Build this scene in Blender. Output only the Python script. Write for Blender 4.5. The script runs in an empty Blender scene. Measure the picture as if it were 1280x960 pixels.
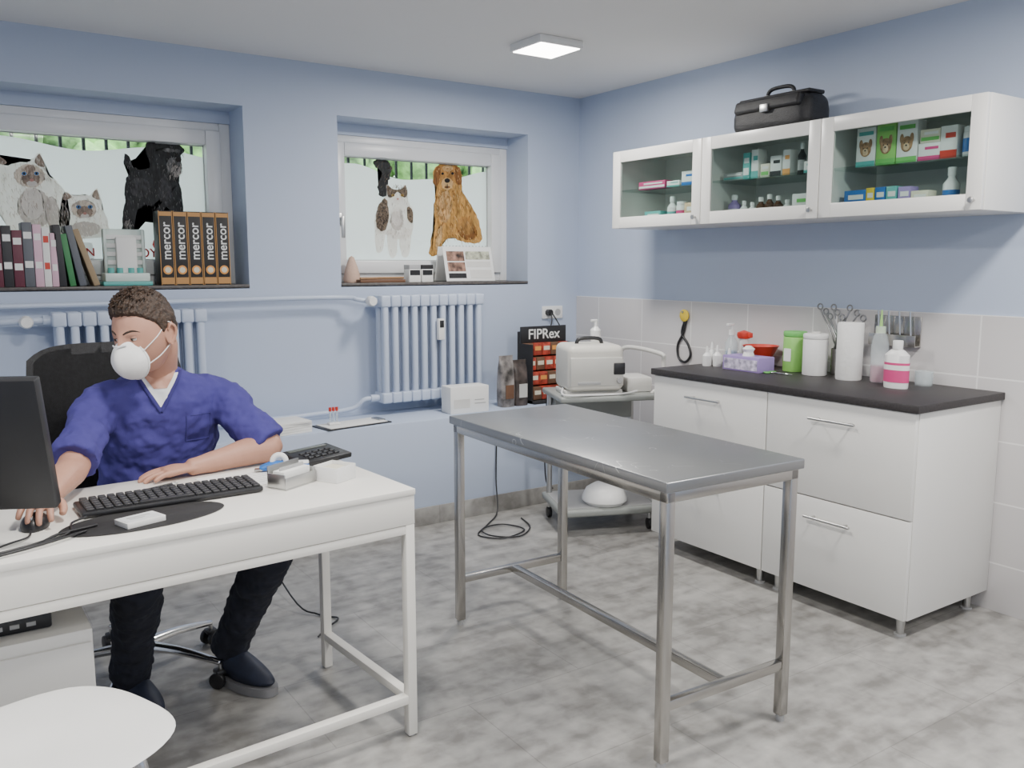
import bpy, bmesh, math, random
from mathutils import Vector, Matrix, noise
from mathutils.bvhtree import BVHTree
random.seed(4)
V=Vector
MC={}
def mat(name,col,rough=.5,metal=0.,var=.04,scale=18,bump=0.,trans=0.,emit=0.,coat=0.,bscale=None,clear=0.,stretch=None):
    if name in MC: return MC[name]
    m=bpy.data.materials.new(name); m.use_nodes=True
    nt=m.node_tree; N=nt.nodes; L=nt.links
    p=N['Principled BSDF']; out=N['Material Output']
    tc=N.new('ShaderNodeTexCoord'); nz=N.new('ShaderNodeTexNoise'); nz.inputs['Scale'].default_value=scale
    nz.inputs['Detail'].default_value=4
    if stretch:
        mp=N.new('ShaderNodeMapping'); mp.inputs['Scale'].default_value=stretch; L.new(tc.outputs['Object'],mp.inputs[0]); L.new(mp.outputs[0],nz.inputs['Vector'])
    else: L.new(tc.outputs['Object'],nz.inputs['Vector'])
    mx=N.new('ShaderNodeMix'); mx.data_type='RGBA'
    a=[min(1,max(0,c*(1-var))) for c in col]+[1]; b=[min(1,c*(1+var)) for c in col]+[1]
    mx.inputs[6].default_value=a; mx.inputs[7].default_value=b
    if var>.2:
        mr=N.new('ShaderNodeMapRange'); mr.inputs[1].default_value=.3; mr.inputs[2].default_value=.7; L.new(nz.outputs['Fac'],mr.inputs[0]); L.new(mr.outputs[0],mx.inputs[0])
    else: L.new(nz.outputs['Fac'],mx.inputs[0])
    L.new(mx.outputs[2],p.inputs['Base Color'])
    p.inputs['Roughness'].default_value=rough; p.inputs['Metallic'].default_value=metal
    p.inputs['Coat Weight'].default_value=coat
    if emit:
        L.new(mx.outputs[2],p.inputs['Emission Color']); p.inputs['Emission Strength'].default_value=emit
    if bump:
        nb=N.new('ShaderNodeTexNoise'); nb.inputs['Scale'].default_value=bscale or scale*4; nb.inputs['Detail'].default_value=5
        L.new(tc.outputs['Object'],nb.inputs['Vector'])
        bp=N.new('ShaderNodeBump'); bp.inputs['Strength'].default_value=bump; bp.inputs['Distance'].default_value=.01
        L.new(nb.outputs['Fac'],bp.inputs['Height']); L.new(bp.outputs[0],p.inputs['Normal'])
    if trans:
        t=N.new('ShaderNodeBsdfTranslucent'); L.new(mx.outputs[2],t.inputs['Color'])
        ms=N.new('ShaderNodeMixShader'); ms.inputs[0].default_value=trans
        L.new(p.outputs[0],ms.inputs[1]); L.new(t.outputs[0],ms.inputs[2]); L.new(ms.outputs[0],out.inputs[0])
    if clear:
        t=N.new('ShaderNodeBsdfTransparent'); t.inputs[0].default_value=(*[.6+.4*c for c in col],1)
        ms=N.new('ShaderNodeMixShader'); ms.inputs[0].default_value=clear
        L.new(p.outputs[0],ms.inputs[1]); L.new(t.outputs[0],ms.inputs[2]); L.new(ms.outputs[0],out.inputs[0])
    MC[name]=m; return m

def link(o,parent=None):
    bpy.context.scene.collection.objects.link(o)
    if parent: o.parent=parent
    return o
def empty(name,loc=(0,0,0)):
    e=bpy.data.objects.new(name,None); e.location=loc; e.empty_display_size=.1; return link(e)

def cr(pts,rad,n):
    P=[V(p) for p in pts]; R=list(rad) if hasattr(rad,'__len__') else [rad]*len(P)
    if len(P)<3 or n<=1: return P,R
    oP=[];oR=[]
    for i in range(len(P)-1):
        p0=P[max(i-1,0)];p1=P[i];p2=P[i+1];p3=P[min(i+2,len(P)-1)]
        for k in range(n):
            t=k/n
            oP.append(.5*((2*p1)+(p2-p0)*t+(2*p0-5*p1+4*p2-p3)*t*t+(-p0+3*p1-3*p2+p3)*t**3))
            s=t*t*(3-2*t); oR.append(R[i]*(1-s)+R[i+1]*s)
    oP.append(P[-1]); oR.append(R[-1]); return oP,oR

class B:
    def __init__(s,name,loc=(0,0,0),rz=0,parent=None,rot=None):
        s.name=name;s.bm=bmesh.new();s.mats=[];s.loc=loc;s.rot=rot or (0,0,rz);s.parent=parent
    def add(s,t,m,flat=False):
        if m not in s.mats: s.mats.append(m)
        i=s.mats.index(m)
        if not flat: bmesh.ops.recalc_face_normals(t,faces=t.faces)
        for f in t.faces: f.material_index=i; f.smooth=not flat
        for e in t.edges:
            if len(e.link_faces)==2 and e.calc_face_angle(0)>.62: e.smooth=False
        me=bpy.data.meshes.new('t'); t.to_mesh(me); t.free(); s.bm.from_mesh(me); bpy.data.meshes.remove(me)
        return s
    def box(s,x0,x1,y0,y1,z0,z1,m,bev=.002,rot=None,seg=2):
        t=bmesh.new(); bmesh.ops.create_cube(t,size=1)
        for v in t.verts: v.co=V((v.co.x*(x1-x0),v.co.y*(y1-y0),v.co.z*(z1-z0)))
        bev=min(bev,.45*min(abs(x1-x0),abs(y1-y0),abs(z1-z0)))
        if bev>0: bmesh.ops.bevel(t,geom=t.edges[:],offset=bev,segments=seg,affect='EDGES',profile=.5)
        c=V(((x0+x1)/2,(y0+y1)/2,(z0+z1)/2))
        mx=Matrix.Translation(c)
        if rot is not None: mx=mx@rot
        t.transform(mx); return s.add(t,m)
    def cyl(s,p0,p1,r,m,r2=None,seg=20,bev=0):
        p0=V(p0);p1=V(p1);d=p1-p0; t=bmesh.new()
        bmesh.ops.create_cone(t,cap_ends=True,segments=seg,radius1=r,radius2=r if r2 is None else r2,depth=d.length)
        if bev:
            es=[e for e in t.edges if len(e.link_faces)==2 and e.calc_face_angle(0)>.9]
            bmesh.ops.bevel(t,geom=es,offset=bev,segments=2,affect='EDGES',profile=.5)
        t.transform(Matrix.Translation((p0+p1)/2)@d.to_track_quat('Z','Y').to_matrix().to_4x4())
        return s.add(t,m)
    def lathe(s,prof,c,m,seg=28,sx=1,sy=1,rot=None):
        t=bmesh.new(); rings=[]
        for r,z in prof:
            if r<1e-5: rings.append([t.verts.new((0,0,z))])
            else: rings.append([t.verts.new((r*sx*math.cos(a*2*math.pi/seg),r*sy*math.sin(a*2*math.pi/seg),z)) for a in range(seg)])
        for a,b in zip(rings,rings[1:]):
            if len(a)==1 and len(b)==1: continue
            for i in range(seg):
                j=(i+1)%seg
                if len(a)==1: t.faces.new((a[0],b[i],b[j]))
                elif len(b)==1: t.faces.new((a[i],a[j],b[0]))
                else: t.faces.new((a[i],a[j],b[j],b[i]))
        mx=Matrix.Translation(V(c))
        if rot is not None: mx=mx@rot
        t.transform(mx); return s.add(t,m)
    def tube(s,pts,rad,m,n=4,seg=12,sx=1,sy=1,up=None,closed=False,flat=False):
        P,R=cr(pts,rad,n); t=bmesh.new(); rings=[]
        tan=[(P[min(i+1,len(P)-1)]-P[max(i-1,0)]).normalized() for i in range(len(P))]
        if closed: tan[0]=tan[-1]=(P[1]-P[-2]).normalized()
        u=V(up) if up else (V((0,0,1)) if abs(tan[0].z)<.9 else V((1,0,0)))
        for i,p in enumerate(P):
            u=(u-tan[i]*u.dot(tan[i])).normalized(); w=tan[i].cross(u)
            rings.append([t.verts.new(p+w*(R[i]*sx*math.cos(a*2*math.pi/seg))+u*(R[i]*sy*math.sin(a*2*math.pi/seg))) for a in range(seg)])
        for a,b in zip(rings,rings[1:]):
            for i in range(seg):
                j=(i+1)%seg; t.faces.new((a[i],a[j],b[j],b[i]))
        if not closed:
            for rg,pt,sg,r in ((rings[0],P[0],-1,R[0]),(rings[-1],P[-1],1,R[-1])):
                if flat: t.faces.new(rg); continue
                k=0 if sg<0 else -1
                mid=[t.verts.new(pt+tan[k]*sg*r*.35*min(sx,sy)+(v.co-pt)*.75) for v in rg]
                for i in range(seg): t.faces.new((rg[i],rg[(i+1)%seg],mid[(i+1)%seg],mid[i]))
                c=t.verts.new(pt+tan[k]*sg*r*.5*min(sx,sy))
                for i in range(seg): t.faces.new((mid[i],mid[(i+1)%seg],c))
        return s.add(t,m)
    def ell(s,c,r,m,rot=None,seg=24,fn=None):
        t=bmesh.new(); bmesh.ops.create_uvsphere(t,u_segments=seg,v_segments=max(8,seg*2//3),radius=1)
        for v in t.verts:
            q=v.co.copy(); v.co=V((q.x*r[0],q.y*r[1],q.z*r[2]))
            if fn: v.co=fn(q,v.co)
        mx=Matrix.Translation(V(c))
        if rot is not None: mx=mx@rot
        t.transform(mx); return s.add(t,m)
    def torus(s,c,R,r,m,rot=None,seg=28):
        pts=[(R*math.cos(a*2*math.pi/seg),R*math.sin(a*2*math.pi/seg),0) for a in range(seg+1)]
        mx=Matrix.Translation(V(c))
        if rot is not None: mx=mx@rot
        return s.tube([mx@V(p) for p in pts],r,m,n=1,seg=10,closed=True)
    def poly(s,pts3,m):
        t=bmesh.new(); t.faces.new([t.verts.new(p) for p in pts3]); bmesh.ops.triangulate(t,faces=t.faces[:]); return s.add(t,m,flat=True)
    def done(s):
        me=bpy.data.meshes.new(s.name); s.bm.to_mesh(me); s.bm.free()
        for m in s.mats: me.materials.append(m)
        o=bpy.data.objects.new(s.name,me); o.location=s.loc; o.rotation_euler=s.rot
        return link(o,s.parent)
def RX(a): return Matrix.Rotation(math.radians(a),4,'X')
def RY(a): return Matrix.Rotation(math.radians(a),4,'Y')
def RZ(a): return Matrix.Rotation(math.radians(a),4,'Z')
def text(name,body,size,loc,rot,m,parent=None,ext=.0006,align='CENTER'):
    c=bpy.data.curves.new(name,'FONT'); c.body=body; c.size=size; c.extrude=ext; c.align_x=align; c.align_y='CENTER'; c.offset=size*.012
    c.materials.append(m); o=bpy.data.objects.new(name,c); o.location=loc; o.rotation_euler=[math.radians(a) for a in rot]
    return link(o,parent)

# ------------------------------------------------ materials
BLUE=mat('blue_wall_paint',(.475,.548,.695),.6,var=.015,scale=3,bump=.05,bscale=220)
BLUE2=mat('blue_radiator_enamel',(.52,.59,.73),.35,var=.02)
CEIL=mat('ceiling_paint',(.80,.79,.78),.8,var=.015,scale=2,bump=.03,bscale=200)
WHITE=mat('white_lacquer',(.78,.77,.74),.3,var=.01,scale=4)
DESKW=mat('white_desk_foil',(.80,.78,.73),.4,var=.012,scale=5)
PVC=mat('white_pvc',(.80,.81,.82),.3,var=.01)
SILL=mat('dark_sill_stone',(.10,.09,.085),.35,var=.3,scale=60)
BLACK=mat('black_plastic',(.018,.018,.02),.4,var=.2)
BLACKM=mat('black_matte',(.022,.021,.022),.75,var=.2,scale=80)
GREY=mat('grey_plastic',(.42,.42,.42),.45)
LGREY=mat('light_grey_plastic',(.66,.65,.62),.45)
CHROME=mat('chrome',(.72,.72,.72),.15,1.)
ALU=mat('brushed_aluminium',(.55,.55,.54),.32,1.)
WP=mat('white_plastic',(.82,.82,.81),.35,var=.01)
PAPER=mat('paper',(.82,.82,.80),.8,var=.02)
RED=mat('red_plastic',(.60,.05,.03),.4)
BLUEP=mat('blue_plastic',(.03,.16,.50),.4)
GREENP=mat('green_print',(.16,.52,.12),.45)
TEAL=mat('teal_plastic',(.12,.45,.42),.4)
PURPLE=mat('purple_print',(.35,.25,.55),.6)
PINK=mat('pink_print',(.65,.06,.22),.5)
ORANGE=mat('orange_print',(.80,.35,.08),.5)
YEL=mat('yellow_print',(.85,.62,.05),.5)
BROWN=mat('brown_print',(.16,.08,.045),.6)
GLASS=mat('pane_glass',(.04,.05,.05),.04,clear=.93); 
GLASSJ=mat('clear_plastic',(.80,.86,.88),.1,clear=.7)
PINKL=mat('pink_liquid',(.75,.30,.42),.15,clear=.35)
COUNTER=mat('dark_worktop',(.030,.026,.027),.5,var=.35,scale=150,bump=.08)
for n_ in GLASS.node_tree.nodes:
    if n_.type=='BSDF_TRANSPARENT': n_.inputs[0].default_value=(.90,.95,.94,1)

def steel():
    m=bpy.data.materials.new('stainless_steel'); m.use_nodes=True; N=m.node_tree.nodes; L=m.node_tree.links; p=N['Principled BSDF']
    tc=N.new('ShaderNodeTexCoord'); mp=N.new('ShaderNodeMapping'); mp.inputs['Scale'].default_value=(60,60,3)
    nz=N.new('ShaderNodeTexNoise'); nz.inputs['Scale'].default_value=3; nz.inputs['Detail'].default_value=4
    L.new(tc.outputs['Object'],mp.inputs[0]); L.new(mp.outputs[0],nz.inputs['Vector'])
    r=N.new('ShaderNodeMapRange'); r.inputs[3].default_value=.18; r.inputs[4].default_value=.30
    L.new(nz.outputs['Fac'],r.inputs[0]); L.new(r.outputs[0],p.inputs['Roughness'])
    p.inputs['Metallic'].default_value=1; p.inputs['Base Color'].default_value=(.50,.485,.46,1)
    return m
STEEL=steel()
def steeltop():
    m=bpy.data.materials.new('scratched_steel_top'); m.use_nodes=True; N=m.node_tree.nodes; L=m.node_tree.links; p=N['Principled BSDF']
    tc=N.new('ShaderNodeTexCoord')
    nz=N.new('ShaderNodeTexNoise'); nz.inputs['Scale'].default_value=5; nz.inputs['Detail'].default_value=3
    L.new(tc.outputs['Object'],nz.inputs['Vector'])
    vo=N.new('ShaderNodeTexVoronoi'); vo.feature='DISTANCE_TO_EDGE'; vo.inputs['Scale'].default_value=4.5
    ds=N.new('ShaderNodeVectorMath'); ds.operation='ADD'
    n2=N.new('ShaderNodeTexNoise'); n2.inputs['Scale'].default_value=3; L.new(tc.outputs['Object'],n2.inputs['Vector'])
    L.new(tc.outputs['Object'],ds.inputs[0]); L.new(n2.outputs['Color'],ds.inputs[1]); L.new(ds.outputs[0],vo.inputs['Vector'])
    lt=N.new('ShaderNodeMath'); lt.operation='LESS_THAN'; lt.inputs[1].default_value=.005; L.new(vo.outputs['Distance'],lt.inputs[0])
    n3=N.new('ShaderNodeTexNoise'); n3.inputs['Scale'].default_value=6; L.new(tc.outputs['Object'],n3.inputs['Vector'])
    gt=N.new('ShaderNodeMath'); gt.operation='GREATER_THAN'; gt.inputs[1].default_value=.57; L.new(n3.outputs['Fac'],gt.inputs[0])
    ml=N.new('ShaderNodeMath'); ml.operation='MULTIPLY'; L.new(lt.outputs[0],ml.inputs[0]); L.new(gt.outputs[0],ml.inputs[1])
    mx=N.new('ShaderNodeMix'); mx.data_type='RGBA'; mx.inputs[6].default_value=(.30,.305,.31,1); mx.inputs[7].default_value=(.55,.55,.55,1)
    L.new(ml.outputs[0],mx.inputs[0]); L.new(mx.outputs[2],p.inputs['Base Color'])
    r=N.new('ShaderNodeMapRange'); r.inputs[3].default_value=.28; r.inputs[4].default_value=.38
    L.new(nz.outputs['Fac'],r.inputs[0]); L.new(r.outputs[0],p.inputs['Roughness']); p.inputs['Metallic'].default_value=.75
    return m
STEELTOP=steeltop()
def floormat():
    m=bpy.data.materials.new('concrete_vinyl'); m.use_nodes=True; N=m.node_tree.nodes; L=m.node_tree.links; p=N['Principled BSDF']
    tc=N.new('ShaderNodeTexCoord')
    def nz(sc,de,dist=0):
        n=N.new('ShaderNodeTexNoise'); n.inputs['Scale'].default_value=sc; n.inputs['Detail'].default_value=de; n.inputs['Distortion'].default_value=dist
        L.new(tc.outputs['Object'],n.inputs['Vector']); return n
    a=nz(2.6,9,.5); b=nz(14,8,.3)
    mp=N.new('ShaderNodeMapping'); mp.inputs['Scale'].default_value=(2,7,1); L.new(tc.outputs['Object'],mp.inputs[0])
    c=N.new('ShaderNodeTexNoise'); c.inputs['Scale'].default_value=2; c.inputs['Detail'].default_value=9; L.new(mp.outputs[0],c.inputs['Vector'])
    m1=N.new('ShaderNodeMath'); m1.operation='ADD'; L.new(a.outputs['Fac'],m1.inputs[0]); L.new(b.outputs['Fac'],m1.inputs[1])
    m2=N.new('ShaderNodeMath'); m2.operation='ADD'; L.new(m1.outputs[0],m2.inputs[0]); L.new(c.outputs['Fac'],m2.inputs[1])
    m3=N.new('ShaderNodeMath'); m3.operation='DIVIDE'; m3.inputs[1].default_value=3; L.new(m2.outputs[0],m3.inputs[0])
    rp=N.new('ShaderNodeValToRGB'); e=rp.color_ramp.elements
    e[0].position=.40; e[0].color=(.20,.193,.182,1); e[1].position=.61; e[1].color=(.44,.43,.41,1)
    x=rp.color_ramp.elements.new(.5); x.color=(.325,.317,.303,1)
    L.new(m3.outputs[0],rp.inputs[0])
    br=N.new('ShaderNodeTexBrick'); br.offset=.5; br.inputs['Scale'].default_value=1; br.inputs['Brick Width'].default_value=.9; br.inputs['Row Height'].default_value=.45
    br.inputs['Mortar Size'].default_value=.002; br.inputs['Color1'].default_value=(1,1,1,1); br.inputs['Color2'].default_value=(.94,.94,.94,1); br.inputs['Mortar'].default_value=(.74,.74,.74,1)
    L.new(tc.outputs['Object'],br.inputs['Vector'])
    mu=N.new('ShaderNodeMix'); mu.data_type='RGBA'; mu.blend_type='MULTIPLY'; mu.inputs[0].default_value=1
    L.new(rp.outputs[0],mu.inputs[6]); L.new(br.outputs['Color'],mu.inputs[7]); L.new(mu.outputs[2],p.inputs['Base Color'])
    p.inputs['Roughness'].default_value=.36
    bp=N.new('ShaderNodeBump'); bp.inputs['Strength'].default_value=.05; L.new(b.outputs['Fac'],bp.inputs['Height']); L.new(bp.outputs[0],p.inputs['Normal'])
    return m
FLOOR=floormat()
def tilemat():
    m=bpy.data.materials.new('wall_tiles_glazed'); m.use_nodes=True; N=m.node_tree.nodes; L=m.node_tree.links; p=N['Principled BSDF']
    tc=N.new('ShaderNodeTexCoord'); sx=N.new('ShaderNodeSeparateXYZ'); cx=N.new('ShaderNodeCombineXYZ')
    L.new(tc.outputs['Object'],sx.inputs[0])
    a=N.new('ShaderNodeMath'); a.operation='ADD'; a.inputs[1].default_value=-.24; L.new(sx.outputs['Y'],a.inputs[0])
    b=N.new('ShaderNodeMath'); b.operation='ADD'; b.inputs[1].default_value=.05; L.new(sx.outputs['Z'],b.inputs[0])
    L.new(a.outputs[0],cx.inputs[0]); L.new(b.outputs[0],cx.inputs[1])
    br=N.new('ShaderNodeTexBrick'); br.offset=0; br.inputs['Scale'].default_value=1; br.inputs['Brick Width'].default_value=.4; br.inputs['Row Height'].default_value=.25
    br.inputs['Mortar Size'].default_value=.0035; br.inputs['Color1'].default_value=(.62,.60,.60,1); br.inputs['Color2'].default_value=(.59,.57,.57,1); br.inputs['Mortar'].default_value=(.80,.79,.78,1)
    L.new(cx.outputs[0],br.inputs['Vector']); L.new(br.outputs['Color'],p.inputs['Base Color']); p.inputs['Roughness'].default_value=.3
    bp=N.new('ShaderNodeBump'); bp.invert=True; bp.inputs['Strength'].default_value=.3; bp.inputs['Distance'].default_value=.003; L.new(br.outputs['Fac'],bp.inputs['Height']); L.new(bp.outputs[0],p.inputs['Normal'])
    return m
TILE=tilemat()

# ------------------------------------------------ room
XR=3.53; YB=4.467; H=2.44; XL=-1.9; YF=-1.9
b=B('floor'); b.box(XL-.1,XR+.1,YF-.1,YB+.4,-.1,0,FLOOR,0); b.done()
b=B('ceiling'); b.box(XL-.1,XR+.1,YF-.1,YB+.4,H,H+.1,CEIL,0); b.done()
W=[(.15,1.39),(1.892,3.132)]; WZ=(1.30,2.187)
b=B('wall_back')
T=YB+.38
b.box(XL,XR+.1,YB,T,0,WZ[0]-.02,BLUE,0); b.box(XL,XR+.1,YB,T,WZ[1],H,BLUE,0)
b.box(XL,W[0][0],YB,T,WZ[0]-.02,WZ[1],BLUE,0); b.box(W[0][1],W[1][0],YB,T,WZ[0]-.02,WZ[1],BLUE,0); b.box(W[1][1],XR+.1,YB,T,WZ[0]-.02,WZ[1],BLUE,0)
for a,c in W: b.box(a,c,YB+.225,T,2.125,WZ[1],BLUE,0)
b.done()
b=B('wall_right'); b.box(XR,XR+.1,YF,YB,0,H,BLUE,0); b.done()
b=B('wall_left'); b.box(XL-.1,XL,YF,YB,0,H,BLUE,0); b.done()
b=B('wall_front'); b.box(XL,XR,YF-.1,YF,0,H,BLUE,0); b.done()
b=B('wall_tiling'); b.box(XR-.01,XR,YF,YB,0,1.20,TILE,.0015); b.done()
b=B('wall_ledge'); b.box(XL,XR-.01,4.05,YB,0,.575,BLUE,.006); b.done()
b=B('baseboard_back'); b.box(XL,XR-.01,4.04,4.05,0,.10,FLOOR,.002); b.done()
for i,(a,c) in enumerate(W):
    b=B('trim_%d'%(i+1)); b.box(a,c,YB-.006,YB+.25,WZ[0]-.015,WZ[0],SILL,.003); b.done()

FILM=mat('frosted_film',(.90,.92,.94),.5,var=.01,trans=.5,scale=3)
def smooth_closed(pts,n=4,fur=0.):
    P=[V((p[0],p[1],0)) for p in pts]; k=len(P); o=[]
    for i in range(k):
        p0,p1,p2,p3=P[i-1],P[i],P[(i+1)%k],P[(i+2)%k]
        for j in range(n):
            t=j/n; q=.5*((2*p1)+(p2-p0)*t+(2*p0-5*p1+4*p2-p3)*t*t+(-p0+3*p1-3*p2+p3)*t**3)
            if fur:
                d=(p2-p1).normalized(); q=q+V((-d.y,d.x,0))*random.uniform(-fur,fur)
            o.append(q)
    return [(q.x,q.y) for q in o]
def ring(cx,cy,rx,ry,n=20,a0=0):
    return [(cx+rx*math.cos(k*2*math.pi/n)*math.cos(a0)-ry*math.sin(k*2*math.pi/n)*math.sin(a0),cy+rx*math.cos(k*2*math.pi/n)*math.sin(a0)+ry*math.sin(k*2*math.pi/n)*math.cos(a0)) for k in range(n)]
GY=4.735
def window(n,a,c):
    b=B('window_%d'%n)
    y0,y1=4.70,4.775; z0,z1=1.30,2.125; f=.055
    for (x0,x1,p,q) in ((a,a+f,z0,z1),(c-f,c,z0,z1),(a+f,c-f,z0,z0+.05),(a+f,c-f,z1-f,z1)):
        b.box(x0,x1,y0,y1,p,q,PVC,.005)
    s=.075; A=a+f; C=c-f; z0+=.05; z1-=f-.015
    for (x0,x1,p,q) in ((A,A+s,z0,z1),(C-s,C,z0,z1),(A+s,C-s,z0,z0+s),(A+s,C-s,z1-s,z1)):
        b.box(x0,x1,y0-.022,y1-.01,p,q,PVC,.008)
    for (x0,x1,p,q) in ((A+s-.004,A+s+.004,z0+s,z1-s),(C-s-.004,C-s+.004,z0+s,z1-s),(A+s,C-s,z0+s-.004,z0+s+.004),(A+s,C-s,z1-s-.004,z1-s+.004)):
        b.box(x0,x1,GY-.009,GY-.001,p,q,GREY,0)
    b.box(A+s,C-s,GY,GY+.006,z0+s,z1-s,GLASS,0)
    hx=A+s*.5
    b.box(hx-.014,hx+.014,y0-.034,y0-.02,1.62,1.69,ALU,.004)
    b.cyl((hx,y0-.034,1.66),(hx,y0-.06,1.66),.008,ALU); b.box(hx-.01,hx+.01,y0-.072,y0-.056,1.55,1.67,ALU,.005)
    b.done()
    return A+s,C-s,z0+s,z1-s
P1=window(1,*W[0]); P2=window(2,*W[1])

# artwork scale of the two sets of window stickers (art units -> metres on the pane)
def artfn(kind):
    if kind==1: return lambda u,v:(1.251+(u-252)*.0037, 2.03-(v-157-.083*u)*(.00375+1.6e-6*u))
    return lambda u,v:(2.076+(u-438)*.00538, 2.036-(v-190-.089*(u-438))*(.00452+3.25e-6*(u-438)))
def printm(name,col,var=.35,sc=60,st=(1,1,.35)): return mat(name,col,.6,var=var,scale=sc,trans=.35,stretch=st)
def inside(x,y,P):
    r=False; j=len(P)-1
    for i in range(len(P)):
        if (P[i][1]>y)!=(P[j][1]>y) and x<(P[j][0]-P[i][0])*(y-P[i][1])/(P[j][1]-P[i][1])+P[i][0]: r=not r
        j=i
    return r
def decal(name,fn,layers):
    b=B(name)
    for k,L_ in enumerate(layers):
        y=GY-.003-.0004*k
        if L_[0]=='S':   # fur strokes: ('S',outline,[materials],count,length,angle_deg)
            _,pl_,ms,n,ln,ang=L_; xs=[p[0] for p in pl_]; ys=[p[1] for p in pl_]; bs=[bmesh.new() for _m in ms]; c=0
            for _t in range(n*6):
                if c>=n: break
                u=random.uniform(min(xs),max(xs)); v=random.uniform(min(ys),max(ys))
                if not inside(u,v,pl_): continue
                c+=1; a=math.radians(ang+random.uniform(-28,28)); l=ln*random.uniform(.6,1.2); w_=random.uniform(.22,.5)
                dx,dy=math.cos(a),math.sin(a); t=bs[c%len(ms)]
                q=[(u-dy*w_,v+dx*w_),(u+dy*w_,v-dx*w_),(u+dx*l,v+dy*l)]
                t.faces.new([t.verts.new((fn(*p)[0],y,fn(*p)[1])) for p in q])
            for t,m in zip(bs,ms): b.add(t,m,flat=True)
            continue
        pts,m,sm=L_
        if sm: pts=smooth_closed(pts,5,.35 if sm==1 else (.8 if sm==2 else 0))
        b.poly([(fn(u,v)[0],y,fn(u,v)[1]) for u,v in pts],m)
    return b.done()
def film(name,P,top):
    b=B(name); x0,x1,z0,z1=P; n=40; pts=[(x0,GY-.0015,z0),(x1,GY-.0015,z0)]
    for i in range(n+1):
        t=1-i/n; pts.append((x0+(x1-x0)*t,GY-.0015,top(t)))
    b.poly(pts,FILM); return b.done()
film('window_film',P1,lambda t:1.972+.020*math.sin(t*9+1.0)-.01*t)
film('window_film',P2,lambda t:1.935+.035*math.cos(t*6.2)+.01*math.sin(t*14))
pk=printm('print_black_fur',(.018,.018,.02),.8,80); pg=printm('print_grey_fur',(.20,.20,.20),.6,90); pdk=printm('print_charcoal',(.055,.055,.06),.7,90)
pw=printm('print_white_fur',(.86,.83,.78),.10,90); pcr=printm('print_point_fur',(.36,.28,.23),.45,90); pcl=printm('print_beige_fur',(.66,.57,.49),.25,90); ps=printm('print_shade_fur',(.64,.59,.55),.2,80)
pgo=printm('print_golden_fur',(.52,.27,.075),.45,50); pgl=printm('print_light_golden',(.78,.52,.24),.3,80); pgd=printm('print_dark_golden',(.27,.115,.03),.4,80)
ptb=printm('print_tabby',(.16,.115,.08),.85,55,(1,1,1.6)); peye=printm('print_blue_eye',(.08,.22,.48),.1); pn=printm('print_nose',(.02,.015,.015),.1); ppk=printm('print_pink',(.62,.32,.28),.1)
pred=printm('print_red',(.55,.03,.03),.05); pam=printm('print_amber',(.50,.32,.06),.1)
f1=artfn(1); f2=artfn(2)
dogO=[(184,177),(192,174),(205,177),(220,179),(229,188),(223,196),(224,208),(218,218),(222,235),(223,262),(220,285),(222,293),(209,293),(207,270),(200,256),(198,280),(198,294),(184,294),(184,270),(180,254),(168,256),(160,268),(156,291),(143,289),(144,270),(148,250),(149,234),(152,220),(156,212),(150,203),(151,191),(157,194),(162,207),(175,210),(183,206),(180,196),(178,186)]
decal('dog_window_sticker',f1,[
 (dogO,pk,2),(ring(200,236,9,16),pdk,2),(ring(168,232,14,12),pdk,2),('S',dogO,[pdk,pk,pg],420,5,85),
 (ring(190,284,5,9),pg,2),(ring(215,284,5,9),pg,2),(ring(150,281,5,9),pg,2),('S',ring(190,281,6,12),[ps,pdk],40,5,90),('S',ring(215,281,6,12),[ps,pdk],40,5,90),('S',ring(150,279,6,11),[ps,pdk],40,5,90),
 (ring(214,207,10,11),pg,2),(ring(216,213,7,7),ps,2),(ring(208,187.5,8,2.3,a0=.1),pg,2),(ring(219,188.5,4,2,a0=.1),pg,2),('S',ring(214,210,11,11),[ps,pg,pdk],110,6,95),
 (ring(220,199,4,3),pn,0),(ring(207,192,2,2),pn,0),(ring(217,193,1.8,1.8),pn,0),([(178,180),(190,177),(187,192),(181,197)],pk,1)])
catO=[(-8,205),(-4,196),(0,190),(8,198),(12,204),(25,200),(38,199),(50,189),(55,202),(58,215),(66,222),(76,236),(80,262),(72,290),(20,290),(5,270),(-6,245)]
decal('cat_window_sticker',f1,[
 (catO,pw,2),([(6,203),(3,192),(13,200)],pcr,1),([(44,201),(50,190),(55,206)],pcr,1),(ring(40,256,19,24),ps,2),(ring(38,250,13,20),pw,2),(ring(60,262,8,20),ps,2),('S',catO,[pw,ps,pw,pcl],420,7,80),
 (ring(37,217,17,14),pcl,2),('S',ring(37,217,18,15),[pw,pcl,ps],120,4,90),(ring(38,220,10,9),pcr,2),(ring(38,208,6,4),pcr,2),('S',ring(38,217,10,11),[pcr,pcl],60,3,270),(ring(39,226,6,3.5),pw,1),(ring(31,214,3.4,2.5),pw,0),(ring(45,214,3.4,2.5),pw,0),(ring(31,214,2.8,2.2),peye,0),(ring(45,214,2.8,2.2),peye,0),(ring(31,214,1.0,1.5),pn,0),(ring(45,214,1.0,1.5),pn,0),(ring(39,222,2.5,1.8),ppk,0)])
kitO=[(72,248),(76,236),(86,241),(96,240),(106,240),(115,232),(119,246),(120,258),(125,272),(124,292),(76,292),(68,282),(68,262)]
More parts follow.
